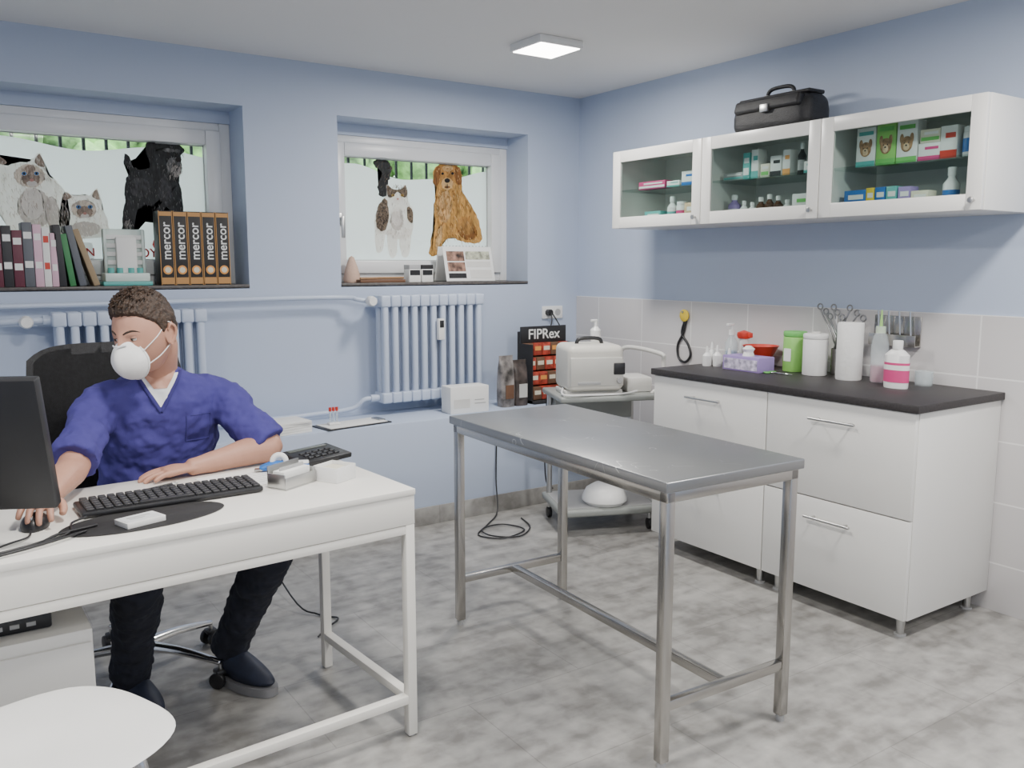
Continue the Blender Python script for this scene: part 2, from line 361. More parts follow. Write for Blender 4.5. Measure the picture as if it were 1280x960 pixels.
decal('kitten_window_sticker',f1,[
 (kitO,pw,2),([(74,246),(77,237),(84,243)],pcr,1),([(108,242),(114,234),(117,246)],pcr,1),(ring(98,282,18,9),ps,2),('S',kitO,[pw,ps,pw,pcl],220,6,85),(ring(97,258,15,11),pcl,2),('S',ring(97,258,16,12),[pw,pcl,ps],90,4,90),(ring(98,261,9,7),pcr,2),(ring(98,266,5,3),pw,1),(ring(91,255,3,2.3),peye,0),(ring(105,255,3,2.3),peye,0),(ring(91,255,1,1.4),pn,0),(ring(105,255,1,1.4),pn,0),(ring(98,263,2.2,1.6),ppk,0)])
decal('brand_strip_sticker',f1,[([(76,298),(105,299),(106,322),(76,321)],printm('print_paper',(.85,.85,.85),.02),0)])
text('sticker_lettering','ROYAL C',.062,(f1(187,314)[0],GY-.006,f1(187,314)[1]),(90,0,0),pred)
text('sticker_lettering','WIN',.055,(f1(92,311)[0],GY-.007,f1(92,311)[1]),(90,0,0),pred)
decal('crown_window_sticker',f1,[([(180,303),(182,297),(186,301),(190,296),(194,301),(198,297),(200,303),(198,307),(182,307)],pred,0)])
retO=[(546,206),(556,203),(568,206),(575,215),(575,228),(578,242),(588,256),(597,272),(602,290),(601,302),(585,303),(572,300),(562,296),(553,300),(547,309),(541,318),(532,317),(534,303),(537,290),(540,275),(539,258),(541,243),(542,232),(538,228),(539,214)]
decal('retriever_window_sticker',f2,[
 (retO,pgo,2),(ring(553,258,9,20,a0=.1),pgl,2),(ring(582,287,15,11,a0=.6),pgd,2),(ring(580,282,13,10,a0=.6),pgo,2),(ring(545,296,4,16,a0=.2),pgl,2),
 ('S',retO,[pgo,pgd,pgl,pgo],520,6,80),('S',ring(552,255,10,22),[pgl,pgo,pgl],140,6,88),
 (ring(557,218,13,13),pgo,1),(ring(557,211,7,4),pgl,1),([(541,211),(547,209),(547,222),(543,232),(538,228)],pgd,1),([(568,209),(574,214),(575,230),(569,230),(566,220)],pgd,1),('S',ring(557,218,17,14),[pgo,pgd,pgl],90,3.5,90),
 (ring(556,230,7.5,7.5),pgl,1),(ring(556,226,3.6,2.8),pn,0),(ring(556,234,4,1.4),pgd,0),(ring(556,233,.5,3),pn,0),(ring(550,217.5,1.8,1.6),pn,0),(ring(563,217.5,1.8,1.6),pn,0)])
tabO=[(476,248),(480,242),(481,230),(488,236),(498,236),(503,230),(505,242),(507,252),(512,262),(512,280),(509,294),(494,298),(478,292),(467,290),(465,275),(469,258)]
tl_=[(465,202),(474,198),(484,203),(487,213),(482,228),(481,242),(472,244),(470,230),(475,215),(468,209)]
decal('tabby_window_sticker',f2,[
 (tl_,pk,2),('S',tl_,[pk,ptb,pdk],90,5,-60),
 (tabO,pw,2),([(466,282),(477,286),(474,312),(466,312)],pw,1),([(480,288),(492,290),(490,318),(482,318)],pw,1),([(495,290),(509,286),(506,317),(497,318)],pw,1),
 (ring(492,275,8,12),ps,2),(ring(492,270,7,12),pw,2),('S',tabO,[pw,ps],160,5,88),('S',[(466,285),(509,285),(506,316),(467,312)],[pw,ps],50,5,90),
 ([(469,258),(476,248),(480,250),(482,268),(478,286),(470,286),(466,275)],ptb,2),([(505,258),(511,262),(511,278),(505,272)],ptb,1),('S',[(467,258),(480,250),(482,268),(478,286),(468,282)],[ptb,pcr,pk],70,5,85),
 ([(481,231),(488,236),(498,236),(503,231),(505,243),(500,246),(493,239),(486,246),(481,244)],ptb,1),('S',[(481,232),(503,232),(504,243),(493,239),(482,243)],[ptb,pcr,pk],40,3,270),
 (ring(493,249,5,4.5),pw,0),(ring(487.5,243.5,1.9,1.6),pam,0),(ring(498.5,243.5,1.9,1.6),pam,0),(ring(487.5,243.5,.6,1.4),pn,0),(ring(498.5,243.5,.6,1.4),pn,0),(ring(493,248,1.4,1.1),ppk,0)])
b=B('window_grille')
for a,c in W:
    x=a+.05
    while x<c: b.cyl((x,4.93,1.2),(x,4.93,2.3),.009,BLACK,seg=8); x+=.105
b.done()
LEAF=mat('shrub_leaves',(.24,.42,.14),.6,var=.9,scale=9,bump=.6)
b=B('garden_shrub')
for i in range(26):
    b.ell((-.8+i*.2,6.2+random.random()*.4,1.75+random.random()*.75),(.3,.25,.35),LEAF,seg=12,fn=lambda q,c:c*(1+.25*noise.noise(q*4)))
b.done()
b=B('ground_outside'); b.box(-3,6,4.9,9,.9,1.0,mat('soil',(.3,.28,.22),.9,var=.3),0); b.done()

# ------------------------------------------------ radiators & pipes
def radiator(x0,x1,z0,z1,yc=4.36):
    b=B('radiator'); n=11; w=(x1-x0)/n; 
    for i in range(n):
        cx=x0+w*(i+.5)
        b.box(cx-w*.48,cx+w*.48,yc-.06,yc+.06,z1-.065,z1,BLUE2,.010,seg=3)
        b.box(cx-w*.48,cx+w*.48,yc-.06,yc+.06,z0,z0+.06,BLUE2,.010,seg=3)
        b.box(cx-w*.29,cx+w*.29,yc-.055,yc-.012,z0+.03,z1-.03,BLUE2,.014,seg=3)
        b.box(cx-w*.29,cx+w*.29,yc+.012,yc+.055,z0+.03,z1-.03,BLUE2,.014,seg=3)
    b.cyl((x0-.03,yc,z1-.035),(x1,yc,z1-.035),.022,BLUE2); b.cyl((x0-.05,yc,z0+.03),(x1,yc,z0+.03),.02,BLUE2)
    for xx in (x0+.1,x1-.1): b.box(xx-.01,xx+.01,yc+.05,YB-.001,z0+.1,z0+.13,BLUE2,.002)
    return b
r=radiator(2.05,2.71,.64,1.235)
r.box(2.385,2.425,4.27,4.30,.98,1.10,WP,.006); r.box(2.392,2.418,4.267,4.27,1.05,1.09,BLACK,.002)
r.done()
r=radiator(.46,1.13,.62,1.19); r.done()
b=B('heating_pipe')
b.tube([(XL,4.40,1.22),(.2,4.40,1.218),(1.3,4.40,1.226),(1.85,4.40,1.226),(1.94,4.37,1.215),(2.02,4.36,1.20)],.013,BLUE2)
b.tube([(.25,4.38,1.15),(.43,4.36,1.155)],.016,BLUE2)
b.lathe([(0,0),(.024,0),(.028,.01),(.028,.035),(.022,.05),(0,.05)],(.36,4.33,1.152),WP,rot=RX(90)); 
b.lathe([(0,0),(.024,0),(.028,.01),(.028,.035),(.022,.05),(0,.05)],(2.0,4.345,1.205),WP,rot=RX(90))
b.tube([(2.02,4.36,.67),(1.96,4.36,.665),(1.90,4.38,.62),(1.7,4.40,.605),(1.2,4.40,.60),(XL,4.40,.60)],.013,BLUE2)
b.done()

# ------------------------------------------------ ceiling lamps
EM=mat('led_diffuser',(1,.97,.92),.5,emit=14,var=0)
def lamp(x,y,p=34,s=.125):
    b=B('ceiling_lamp',(x,y,0)); z=H
    b.box(-s,s,-s,s,z-.035,z,WP,.004); b.box(-s+.012,s-.012,-s+.012,s-.012,z-.038,z-.034,EM,.001); o=b.done()
    l=bpy.data.lights.new('lamp_light','AREA'); l.shape='SQUARE'; l.size=s*1.9; l.energy=p; l.color=(1,.965,.91)
    lo=bpy.data.objects.new('lamp_light',l); lo.location=(0,0,H-.045); link(lo,o)
lamp(2.53,3.46,28); lamp(.75,1.7,38); lamp(2.5,1.0,40); lamp(.6,-.6,33); lamp(2.5,-.9,27); lamp(-1.0,1.9,24)

# ------------------------------------------------ base cabinets
CY0,CY1=1.735,3.10; CX=2.93; CZ=.87
b=B('base_cabinet'); mid=2.408
XW=XR-.012
for (p,q) in ((CY0,mid),(mid,CY1)):
    b.box(CX+.02,XW,p+.001,q-.001,.08,CZ,WHITE,.002)
    for (z0,z1) in ((.083,.463),(.468,CZ-.003)):
        b.box(CX,CX+.018,p+.003,q-.003,z0,z1,WHITE,.002)
        zc=z1-.075; l=.19; yc=(p+q)/2
        b.cyl((CX-.032,yc-l/2-.01,zc),(CX-.032,yc+l/2+.01,zc),.0055,ALU,seg=14)
        for yy in (yc-l/2+.02,yc+l/2-.02): b.cyl((CX-.032,yy,zc),(CX+.001,yy,zc),.0045,ALU,seg=10)
    for yy in (p+.05,q-.05):
        for xx in (CX+.06,XW-.06): b.cyl((xx,yy,0),(xx,yy,.082),.014,ALU,r2=.018); b.cyl((xx,yy,0),(xx,yy,.008),.022,GREY)
b.box(CX-.012,XW,CY0-.012,CY1+.012,CZ,CZ+.03,COUNTER,.003)
b.done()
ZC=.90
# ------------------------------------------------ wall cabinets
UX=3.14; UZ0,UZ1=1.595,2.0
ys=[(1.672,2.36),(2.36,3.03),(3.03,3.68)]
CREAM=mat('cream_box',(.75,.70,.55),.6)
def wall_cab(p,q):
    b=B('wall_cabinet')
    t=.016
    b.box(UX+.02,XR-.001,p,p+t,UZ0,UZ1,WHITE,.001); b.box(UX+.02,XR-.001,q-t,q,UZ0,UZ1,WHITE,.001)
    b.box(UX+.02,XR-.001,p+t,q-t,UZ0,UZ0+t,WHITE,.001); b.box(UX+.02,XR-.001,p+t,q-t,UZ1-t,UZ1,WHITE,.001)
    b.box(XR-.012,XR-.001,p+t,q-t,UZ0+t,UZ1-t,WHITE,0)
    b.box(UX+.035,XR-.013,p+t,q-t,1.792,1.798,GLASS,.001)
    fw=.058; a,c=p+.002,q-.002
    for (y0,y1,z0,z1) in ((a,a+fw,UZ0,UZ1),(c-fw,c,UZ0,UZ1),(a+fw,c-fw,UZ0,UZ0+fw),(a+fw,c-fw,UZ1-fw,UZ1)):
        b.box(UX,UX+.019,y0,y1,z0,z1,WHITE,.0025)
    b.box(UX+.008,UX+.012,a+fw,c-fw,UZ0+fw,UZ1-fw,GLASS,0)
    b.lathe([(0,0),(.005,0),(.005,.012),(.011,.018),(.011,.024),(0,.027)],(UX,a+.028,UZ0+.035),ALU,rot=RY(-90),seg=16)
    b.done()
for p,q in ys: wall_cab(p,q)
DOGB=mat('pack_dog_print',(.35,.20,.10),.6,var=.5,scale=60); DOGT=mat('pack_tan_print',(.62,.45,.28),.6,var=.3,scale=60)
def medboxes(name,z,items,x=3.27):
    b=B(name)
    for it in items:
        (y,w,h,m,k)=it[:5]; acc=it[5] if len(it)>5 else None
        X=x-.03
        if k in('box','pet'):
            b.box(x-.03,x+.03,y-w/2,y+w/2,z,z+h,m,.001)
            if k=='pet':
                b.box(X-.001,X+.001,y-w/2,y+w/2,z,z+h*.14,acc or GREENP,0); b.box(X-.001,X+.001,y-w*.38,y+w*.38,z+h*.80,z+h*.90,acc or GREENP,0)
                zc=z+h*.44; b.ell((X-.001,y,zc),(.002,w*.30,h*.19),DOGB,seg=16); b.ell((X-.002,y,zc-h*.06),(.002,w*.16,h*.10),DOGT,seg=12)
                for s in (-1,1): b.ell((X-.0015,y+s*w*.25,zc+h*.14),(.002,w*.10,h*.12),DOGB,seg=10); b.ell((X-.003,y+s*w*.11,zc+h*.03),(.001,w*.03,h*.018),BLACK,seg=8)
                b.ell((X-.004,y,zc-h*.03),(.001,w*.05,h*.022),BLACK,seg=8)
            elif m is PAPER:
                b.box(X-.001,X+.001,y-w/2,y+w/2,z,z+h*.25,acc or TEAL,0); b.box(X-.001,X+.001,y-w*.4,y+w*.2,z+h*.62,z+h*.78,acc or TEAL,0)
            else:
                b.box(X-.001,X+.001,y-w/2+.004,y+w/2-.004,z+h*.15,z+h*.42,acc or YEL,0); b.box(X-.001,X+.001,y-w*.4,y+w*.3,z+h*.6,z+h*.8,PAPER,0)
        elif k=='bot':
            b.lathe([(0,0),(w/2,0),(w/2,h*.6),(w*.22,h*.75),(w*.22,h*.8)],(x,y,z),m,seg=16)
            b.cyl((x,y,z+h*.8),(x,y,z+h),w*.26,WP,seg=14)
            b.lathe([(w/2+.0005,h*.12),(w/2+.0005,h*.45)],(x,y,z),acc or PAPER,seg=16)
        elif k=='jar':
            b.cyl((x,y,z),(x,y,z+h*.82),w/2,m,bev=.003); b.cyl((x,y,z+h*.82),(x,y,z+h),w*.47,WP,bev=.002)
            b.lathe([(w/2+.0005,h*.15),(w/2+.0005,h*.6)],(x,y,z),acc or TEAL,seg=18)
    b.done()
z1,z2=UZ0+.0165,1.7985
DG=mat('amber_glass',(.09,.04,.02),.2); LIME=mat('lime_label',(.28,.62,.14),.4,var=.15)
medboxes('medicine_boxes',z2,[(2.215,.085,.155,PAPER,'pet',TEAL),(2.125,.083,.165,LIME,'pet',GREENP),(2.035,.085,.16,PAPER,'pet',GREENP),(1.94,.09,.065,PAPER,'box',PINK),(1.865,.065,.12,PAPER,'box',RED),(1.79,.065,.11,WP,'jar',BLUEP)])
medboxes('medicine_boxes',z2+.066,[(1.94,.08,.05,CREAM,'box',GREENP)])
medboxes('medicine_boxes',z1,[(2.255,.10,.095,BLUEP,'box',YEL),(2.185,.035,.10,YEL,'box',ORANGE),(2.14,.045,.10,BLUEP,'box',ORANGE),(2.09,.045,.10,TEAL,'box',YEL),(2.035,.05,.095,PURPLE,'box',YEL),(1.97,.07,.075,CREAM,'box',RED),(1.86,.06,.155,WP,'bot',BLUEP)])
medboxes('medicine_boxes',z2,[(2.92,.12,.035,GREY,'box',TEAL),(2.84,.04,.12,TEAL,'box',PAPER),(2.79,.04,.13,PAPER,'box',TEAL),(2.73,.05,.06,CREAM,'box',GREENP),(2.67,.06,.09,PAPER,'box',BLACK),(2.61,.04,.11,PAPER,'box',ORANGE),(2.55,.035,.135,BLACKM,'bot',GREY),(2.49,.05,.05,PAPER,'box',TEAL)])
medboxes('medicine_boxes',z1,[(2.93,.06,.12,PURPLE,'bot',PAPER),(2.87,.04,.09,WP,'bot',GREENP),(2.82,.04,.08,WP,'bot',PINK),(2.77,.045,.10,DG,'bot',PAPER),(2.72,.045,.11,DG,'bot',YEL),(2.67,.045,.10,DG,'bot',PAPER),(2.62,.04,.08,WP,'bot',BLUEP),(2.53,.08,.10,PAPER,'box',GREENP)])
medboxes('medicine_boxes',z2,[(3.48,.20,.04,PINK,'box',PAPER),(3.32,.09,.03,PAPER,'box',TEAL),(3.21,.1,.07,PAPER,'box',BLUEP)])
medboxes('medicine_boxes',z1,[(3.35,.055,.14,WP,'bot',TEAL),(3.28,.06,.11,WP,'jar',PINK),(3.19,.09,.10,DOGT,'box',GREENP),(3.47,.12,.07,TEAL,'box',YEL)])
LEA=mat('black_leather',(.012,.012,.014),.42,var=.3,scale=60,bump=.3)
b=B('doctor_bag',(3.33,2.73,2.001))
sg=lambda a,p: math.copysign(abs(a)**p,a)
b.ell((0,0,.082),(.10,.235,.082),LEA,seg=48,fn=lambda q,c:V((sg(q.x,.45)*.098*(1-.30*max(0,sg(q.z,.6)))+.004*noise.noise(q*3),sg(q.y,.35)*.222*(1-.05*max(0,sg(q.z,.6))),sg(q.z,.42)*.081+.006*noise.noise(q*2.5)*max(0,q.z))))
b.box(-.055,.055,-.20,.20,.150,.168,LEA,.009,seg=4); b.box(-.106,-.060,-.185,.185,.092,.150,LEA,.014,rot=RY(16),seg=4)
b.tube([(0,-.075,.163),(0,-.07,.19),(0,-.04,.204),(0,.04,.204),(0,.07,.19),(0,.075,.163)],.009,LEA,n=5)
for y in (-.075,.075): b.box(-.014,.014,y-.012,y+.012,.160,.178,ALU,.002)
b.box(-.118,-.098,-.022,.022,.085,.12,ALU,.003)
b.done()

# ------------------------------------------------ exam table
b=B('examination_table',(1.587,1.62,0),math.radians(-1.8)); w,l,z=.545,1.22,.83; t=.032
b.box(0,w,0,l,z-.03,z,STEELTOP,.004,seg=3)
b.box(.012,w-.012,.012,l-.012,z-.062,z-.03,STEEL,.002)
for x in (.012,w-.012-t):
    for y in (.012,l-.012-t):
        b.box(x,x+t,y,y+t,.02,z-.03,STEEL,.004); b.cyl((x+t/2,y+t/2,0),(x+t/2,y+t/2,.022),.012,GREY,r2=.014,seg=14)
for y in (.012,l-.012-t): b.box(.012+t,w-.012-t,y+.003,y+t-.003,.17,.20,STEEL,.003)
b.box(w/2-.015,w/2+.015,.012+t-.004,l-.012-t+.004,.171,.199,STEEL,.003)
b.done()

# ------------------------------------------------ desk
DA=math.radians(4.0); DO=V((1.135,2.18,0))
b=B('desk',DO,DA); L_=1.5; W_=.60; zt=.76; t=.03
b.box(-L_,0,0,W_,zt-.018,zt,DESKW,.002)
b.box(-L_+.002,-.002,.004,.022,zt-.105,zt-.0185,DESKW,.001); b.box(-L_+.002,-.002,W_-.022,W_-.004,zt-.105,zt-.0185,DESKW,.001)
b.box(-L_+.002,-L_+.02,.022,W_-.022,zt-.105,zt-.0185,DESKW,.001); b.box(-.02,-.002,.022,W_-.022,zt-.105,zt-.0185,DESKW,.001)
b.box(-L_+.02,-.02,.022,W_-.022,zt-.10,zt-.09,DESKW,0)
for x in (-L_+.002,-.002-t):
    for y in (.004,W_-.004-t): b.box(x,x+t,y,y+t,.004,zt-.105,DESKW,.003); b.cyl((x+t/2,y+t/2,0),(x+t/2,y+t/2,.006),.012,GREY,seg=12)
for z in (.105,zt-.133):
    b.box(-L_+.03,-.03,.006,.006+t,z,z+.026,DESKW,.002)
    for x in (-L_+.002,-.002-t): b.box(x,x+t,.034,W_-.034,z,z+.026,DESKW,.002)
b.box(-L_+.03,-.03,W_-.034,W_-.006,zt-.133,zt-.107,DESKW,.002)
b.done()
ZD=.7605
b=B('drawer_unit'); 
b.box(-.25,.28,2.25,2.66,.02,.52,WHITE,.003)
for z0,z1_ in ((.03,.18),(.185,.335),(.34,.49)): b.box(-.245,.275,2.238,2.25,z0,z1_,WHITE,.002)
for x in (-.21,.24):
    for y in (2.29,2.62): b.cyl((x,y,0),(x,y,.021),.02,GREY)
b.done()
b=B('network_router'); b.box(-.12,.20,2.31,2.55,.5205,.56,BLACK,.006)
for i in range(8): b.box(-.10+i*.035,-.08+i*.035,2.307,2.311,.535,.545,GREY,0)
b.done()

# monitor
b=B('computer_monitor',(-.008,2.29,0),math.radians(-27))
w=.51; TI=-13
def pl(x0,x1,y0,y1,z0,z1,m,bev):
    c=V(((x0+x1)/2,(y0+y1)/2,(z0+z1)/2)); c2=RX(-TI)@(c-V((0,0,.86)))+V((0,0,.86))
    b.box(c2.x-(x1-x0)/2,c2.x+(x1-x0)/2,c2.y-(y1-y0)/2,c2.y+(y1-y0)/2,c2.z-(z1-z0)/2,c2.z+(z1-z0)/2,m,bev,rot=RX(-TI))
pl(-w/2,w/2,-.012,.022,.853,1.165,BLACK,.006); pl(-w/2+.015,w/2-.015,.0215,.0235,.875,1.15,mat('screen_glass',(.02,.025,.03),.12),0)
pl(-.15,.12,-.032,-.012,.90,1.09,BLACK,.012)
b.box(-.03,.03,-.07,-.045,.78,.98,BLACK,.006); b.lathe([(0,0),(.105,0),(.105,.006),(.09,.012),(0,.016)],(0,-.03,ZD),BLACK,sy=.8)
b.done()
b=B('keyboard',(.522,2.445,ZD),math.radians(1.5)); KEY=mat('key_plastic',(.03,.03,.032),.5)
b.box(-.235,.235,-.068,.068,.002,.018,BLACK,.006); 
for r_ in range(6):
    for k in range(20):
        if r_==0 and 5<k<11: continue
        x=-.222+k*.0227; b.box(x,x+.019,-.06+r_*.0195,-.044+r_*.0195,.017,.024+r_*.001,KEY,.002,seg=1)
b.box(-.10,.03,-.06,-.044,.017,.024,KEY,.002)
b.done()
b=B('mouse_pad',(.425,2.295,ZD),math.radians(8)); b.lathe([(0,0),(.2,0),(.203,.0015),(.2,.003),(0,.003)],(0,0,0),BLACKM,sy=.48,seg=48); b.done()
b=B('business_card_stack',(.405,2.255,ZD+.0032),math.radians(18)); b.box(-.05,.05,-.032,.032,0,.014,PAPER,.001); b.box(-.046,.046,-.028,.028,.014,.0146,mat('card_print',(.72,.74,.75),.5,var=.15,scale=90),0)
b.box(-.03,.03,.006,.012,.0146,.015,GREY,0); b.box(-.03,.01,-.006,-.002,.0146,.015,GREY,0); b.done()
b=B('computer_mouse',(.185,2.375,ZD),math.radians(-15))
b.ell((0,0,.006),(.032,.056,.03),BLACK,fn=lambda q,c:V((c.x,c.y,max(c.z,-.0058)*(1-.15*q.y)))); b.box(-.002,.002,-.045,-.025,.028,.034,GREY,.001); b.done()
b=B('desk_cables')
b.tube([(.17,2.315,.768),(.16,2.27,.766),(.12,2.24,.766),(.05,2.19,.766),(-.1,2.16,.766)],.0025,BLACK)
b.tube([(.30,2.37,.768),(.26,2.33,.768),(.25,2.26,.768),(.20,2.21,.768),(.08,2.17,.766),(-.1,2.13,.766)],.0028,BLACK)
b.tube([(.31,2.28,.768),(.22,2.24,.77),(.16,2.19,.768),(-.05,2.12,.766)],.0035,BLACK)
b.tube([(.28,2.24,.768),(.18,2.18,.77),(.05,2.14,.766),(-.15,2.11,.766)],.003,BLACK)
b.done()
b=B('metal_card_holder',(.855,2.42,ZD),math.radians(28))
b.box(-.065,.065,-.035,.035,0,.004,ALU,.001); b.box(-.065,.065,-.035,-.031,.004,.035,ALU,.001); b.box(-.065,.065,.031,.035,.004,.065,ALU,.001)
b.box(-.065,-.061,-.031,.031,.004,.045,ALU,.001); b.box(.061,.065,-.031,.031,.004,.045,ALU,.001); b.box(-.055,.055,-.02,.022,.004,.05,PAPER,.001); b.box(-.05,.05,.0,.003,.05,.06,GREY,.001)
b.done()
b=B('note_box',(.985,2.415,ZD),math.radians(28)); b.box(-.045,.045,-.045,.045,0,.006,WP,.001)
for q in ((-.045,-.042,-.045,.045),(.042,.045,-.045,.045),(-.042,.042,-.045,-.042),(-.042,.042,.042,.045)): b.box(*q,.006,.045,WP,.001)
b.box(-.04,.04,-.04,.04,.006,.035,mat('note_paper',(.70,.67,.55),.8),.001); b.done()
b=B('tape_dispenser',(.895,2.60,ZD),math.radians(160))
b.tube([(-.07,0,.014),(-.03,0,.016),(.03,0,.02),(.07,0,.012)],[.012,.014,.015,.01],BLUEP,sx=1.3); b.torus((.015,0,.032),.02,.009,WP,rot=RX(90)); b.box(.065,.09,-.012,.012,.006,.012,ALU,.001); b.box(-.075,-.03,-.014,.014,.022,.030,WP,.004)
b.done()
b=B('desk_calculator',(1.035,2.69,ZD+.001),math.radians(20)); r6=RX(8)
b.box(-.10,.10,-.065,.065,.008,.026,BLACK,.005,rot=r6)
for i in range(5):
    for j in range(3): b.box(-.065+i*.027,-.045+i*.027,-.045+j*.022,-.031+j*.022,.0165+j*.003,.0262+j*.0026,BLACK,.002,rot=r6,seg=1)
b.box(-.08,.08,.036,.055,.0285,.0345,mat('lcd',(.10,.11,.10),.2),.001,rot=r6)
b.box(-.095,.095,-.06,.06,0,.010,BLACK,.002); b.done()
b=B('paper_sheet',(.80,2.575,ZD),math.radians(12)); b.box(-.148,.148,-.105,.105,0,.0015,PAPER,0); 
for i in range(7): b.box(-.12,.05+.01*(i%3),-.07+i*.02,-.068+i*.02,.0015,.0018,GREY,0)
b.done()
b=B('ballpoint_pen'); b.tube([(.44,2.555,ZD+.005),(.50,2.58,ZD+.005),(.56,2.605,ZD+.005)],.0045,BLACK,n=1); b.tube([(.56,2.605,ZD+.005),(.575,2.611,ZD+.005)],.0047,ALU,n=1); b.done()

# white plastic chair (foreground), back rest on the -X side
b=B('plastic_chair',(.112,1.822,0),math.radians(112))
def seatf(q,c):
    r=(abs(q.x)**3.0+abs(q.y)**3.0)**(1/3.0) if (abs(q.x)+abs(q.y))>1e-6 else 1
    rr=math.hypot(q.x,q.y); s=rr/r if r>1e-6 else 1
    x=q.x*s; y=q.y*s
    return V((x*.222*(1+.06*y),y*.24,q.z*.012-.018*(1-rr)-.02*max(0,-y-.75)))
b.ell((0,0,.470),(1,1,1),WP,seg=64,fn=seatf)
t=bmesh.new(); g=[]
for i in range(17):
    row=[]
    for j in range(13):
        u=-1+i/8; v=j/12
        row.append(t.verts.new((u*(.20-.03*v),.21+.06*v-.05*u*u,.46+.36*v-.02*u*u*v)))
    g.append(row)
for i in range(16):
    for j in range(12): t.faces.new((g[i][j],g[i+1][j],g[i+1][j+1],g[i][j+1]))
bmesh.ops.solidify(t,geom=t.faces[:],thickness=.012); b.add(t,WP)
for sx in (-1,1):
    for sy in (-1,1): b.tube([(sx*.13,sy*.13,.45),(sx*.16,sy*.16,.22),(sx*.18,sy*.18,0.006)],[.013,.012,.011],CHROME,n=3)
b.tube([(-.13,-.13,.44),(.13,.13,.44)],.01,CHROME,n=1); b.tube([(.13,-.13,.44),(-.13,.13,.44)],.01,CHROME,n=1)
b.done()

# ------------------------------------------------ office chair
b=B('office_chair',(.52,3.04,0),math.radians(6))
FAB=mat('black_upholstery',(.016,.016,.018),.6,var=.3,scale=80,bump=.15)
for k in range(5):
    a=math.radians(20+72*k); d=V((math.cos(a),math.sin(a),0))
    b.tube([V((0,0,.115))+d*.03,V((0,0,.11))+d*.15,V((0,0,.085))+d*.30],[.024,.018,.013],CHROME,sy=.8)
    p=d*.30; n=V((-d.y,d.x,0))
    for s in (-1,1): b.cyl(p+n*.012*s+V((0,0,.028)),p+n*.03*s+V((0,0,.028)),.028,BLACK,bev=.004)
    b.cyl(p+V((0,0,.03)),p+V((0,0,.08)),.008,ALU); b.box(p.x-.02,p.x+.02,p.y-.02,p.y+.02,.045,.062,BLACK,.006)
b.cyl((0,0,.08),(0,0,.14),.04,CHROME,r2=.03); b.cyl((0,0,.12),(0,0,.26),.025,BLACK); b.cyl((0,0,.24),(0,0,.40),.014,CHROME)
b.box(-.10,.10,-.10,.10,.385,.41,BLACK,.006)
b.box(-.245,.245,-.24,.20,.405,.485,FAB,.035,seg=4)
t=bmesh.new(); g=[]
for i in range(21):
    row=[]
    for j in range(17):
        u=-1+i/10; v=j/16; wd=.262*(1-.10*max(0,v-.6)*2)*(1-.14*(1-v)**3)
        row.append(t.verts.new((u*wd,.195+.05*v-.05*u*u-.02*math.sin(v*3.1),.56+.575*v-.045*(abs(u)**5)*(1 if v>.5 else -1)*abs(2*v-1)**3)))
    g.append(row)
for i in range(20):
    for j in range(16): t.faces.new((g[i][j],g[i+1][j],g[i+1][j+1],g[i][j+1]))
bmesh.ops.solidify(t,geom=t.faces[:],thickness=.05)
bmesh.ops.bevel(t,geom=[e for e in t.edges if e.calc_face_angle(0)>1.0],offset=.015,segments=3,affect='EDGES'); b.add(t,FAB)
b.tube([(0,.08,.395),(0,.22,.40),(0,.285,.47),(0,.275,.75)],[.02,.022,.022,.018],BLACK,sx=1.6)
b.done()

# ------------------------------------------------ man
MO=V((.58,2.95,0))
man=empty('man',MO); bpy.context.view_layer.update()
def mpart(b):
    o=b.done(); o.parent=man; o.matrix_parent_inverse=Matrix.Translation(-MO); return o
def fuse(o,vx,it=6,disp=0,dsz=.1):
    r=o.modifiers.new('r','REMESH'); r.mode='VOXEL'; r.voxel_size=vx; r.use_smooth_shade=True
    s=o.modifiers.new('s','SMOOTH'); s.iterations=it; s.factor=.6
    if disp:
        for k,(st,sz) in enumerate(((disp,dsz),(disp*.6,dsz*.38))):
            tx=bpy.data.textures.new('folds','CLOUDS'); tx.noise_scale=sz; tx.noise_depth=1
            d=o.modifiers.new('d','DISPLACE'); d.texture=tx; d.strength=st; d.mid_level=.5; d.texture_coords='LOCAL'
SCRUB=mat('blue_scrub_cloth',(.050,.042,.215),.85,var=.12,scale=14,bump=.15,bscale=40)
SKIN=mat('skin',(.48,.255,.18),.5,var=.10,scale=25,bump=.05,bscale=200)
PANTS=mat('dark_trousers',(.012,.014,.025),.85,var=.25,scale=20,bump=.2,bscale=30)
TEE=mat('white_tshirt',(.75,.76,.78),.8,var=.03)
HAIR=mat('brown_hair',(.045,.026,.016),.55,var=.5,scale=120,bump=.5,bscale=160)
MASK=mat('white_respirator',(.80,.80,.79),.75,var=.02,bump=.05)
SL=V((.785,2.90,.975)); EL=V((.895,2.745,.812)); WL=V((.655,2.70,.789))
SR=V((.412,2.87,.975)); ER=V((.31,2.665,.835)); WR=V((.222,2.475,.802))
def loft(b,secs,m,seg=32,n=4,pw=2.3):
    P,_=cr([(s[0],s[1],s[2]) for s in secs],1,n); Rx=cr([(s[3],s[4],0) for s in secs],1,n)[0]
    t=bmesh.new(); rings=[]
    for p,r in zip(P,Rx):
        rg=[]
        for a in range(seg):
            th=a*2*math.pi/seg; c,s_=math.cos(th),math.sin(th)
            k=1/((abs(c)**pw+abs(s_)**pw)**(1/pw)); rg.append(t.verts.new((p.x+r.x*c*k,p.y+r.y*s_*k,p.z)))
        rings.append(rg)
    for a,c in zip(rings,rings[1:]):
        for i in range(seg): t.faces.new((a[i],a[(i+1)%seg],c[(i+1)%seg],c[i]))
    t.faces.new(rings[0]); t.faces.new(rings[-1]); b.add(t,m)
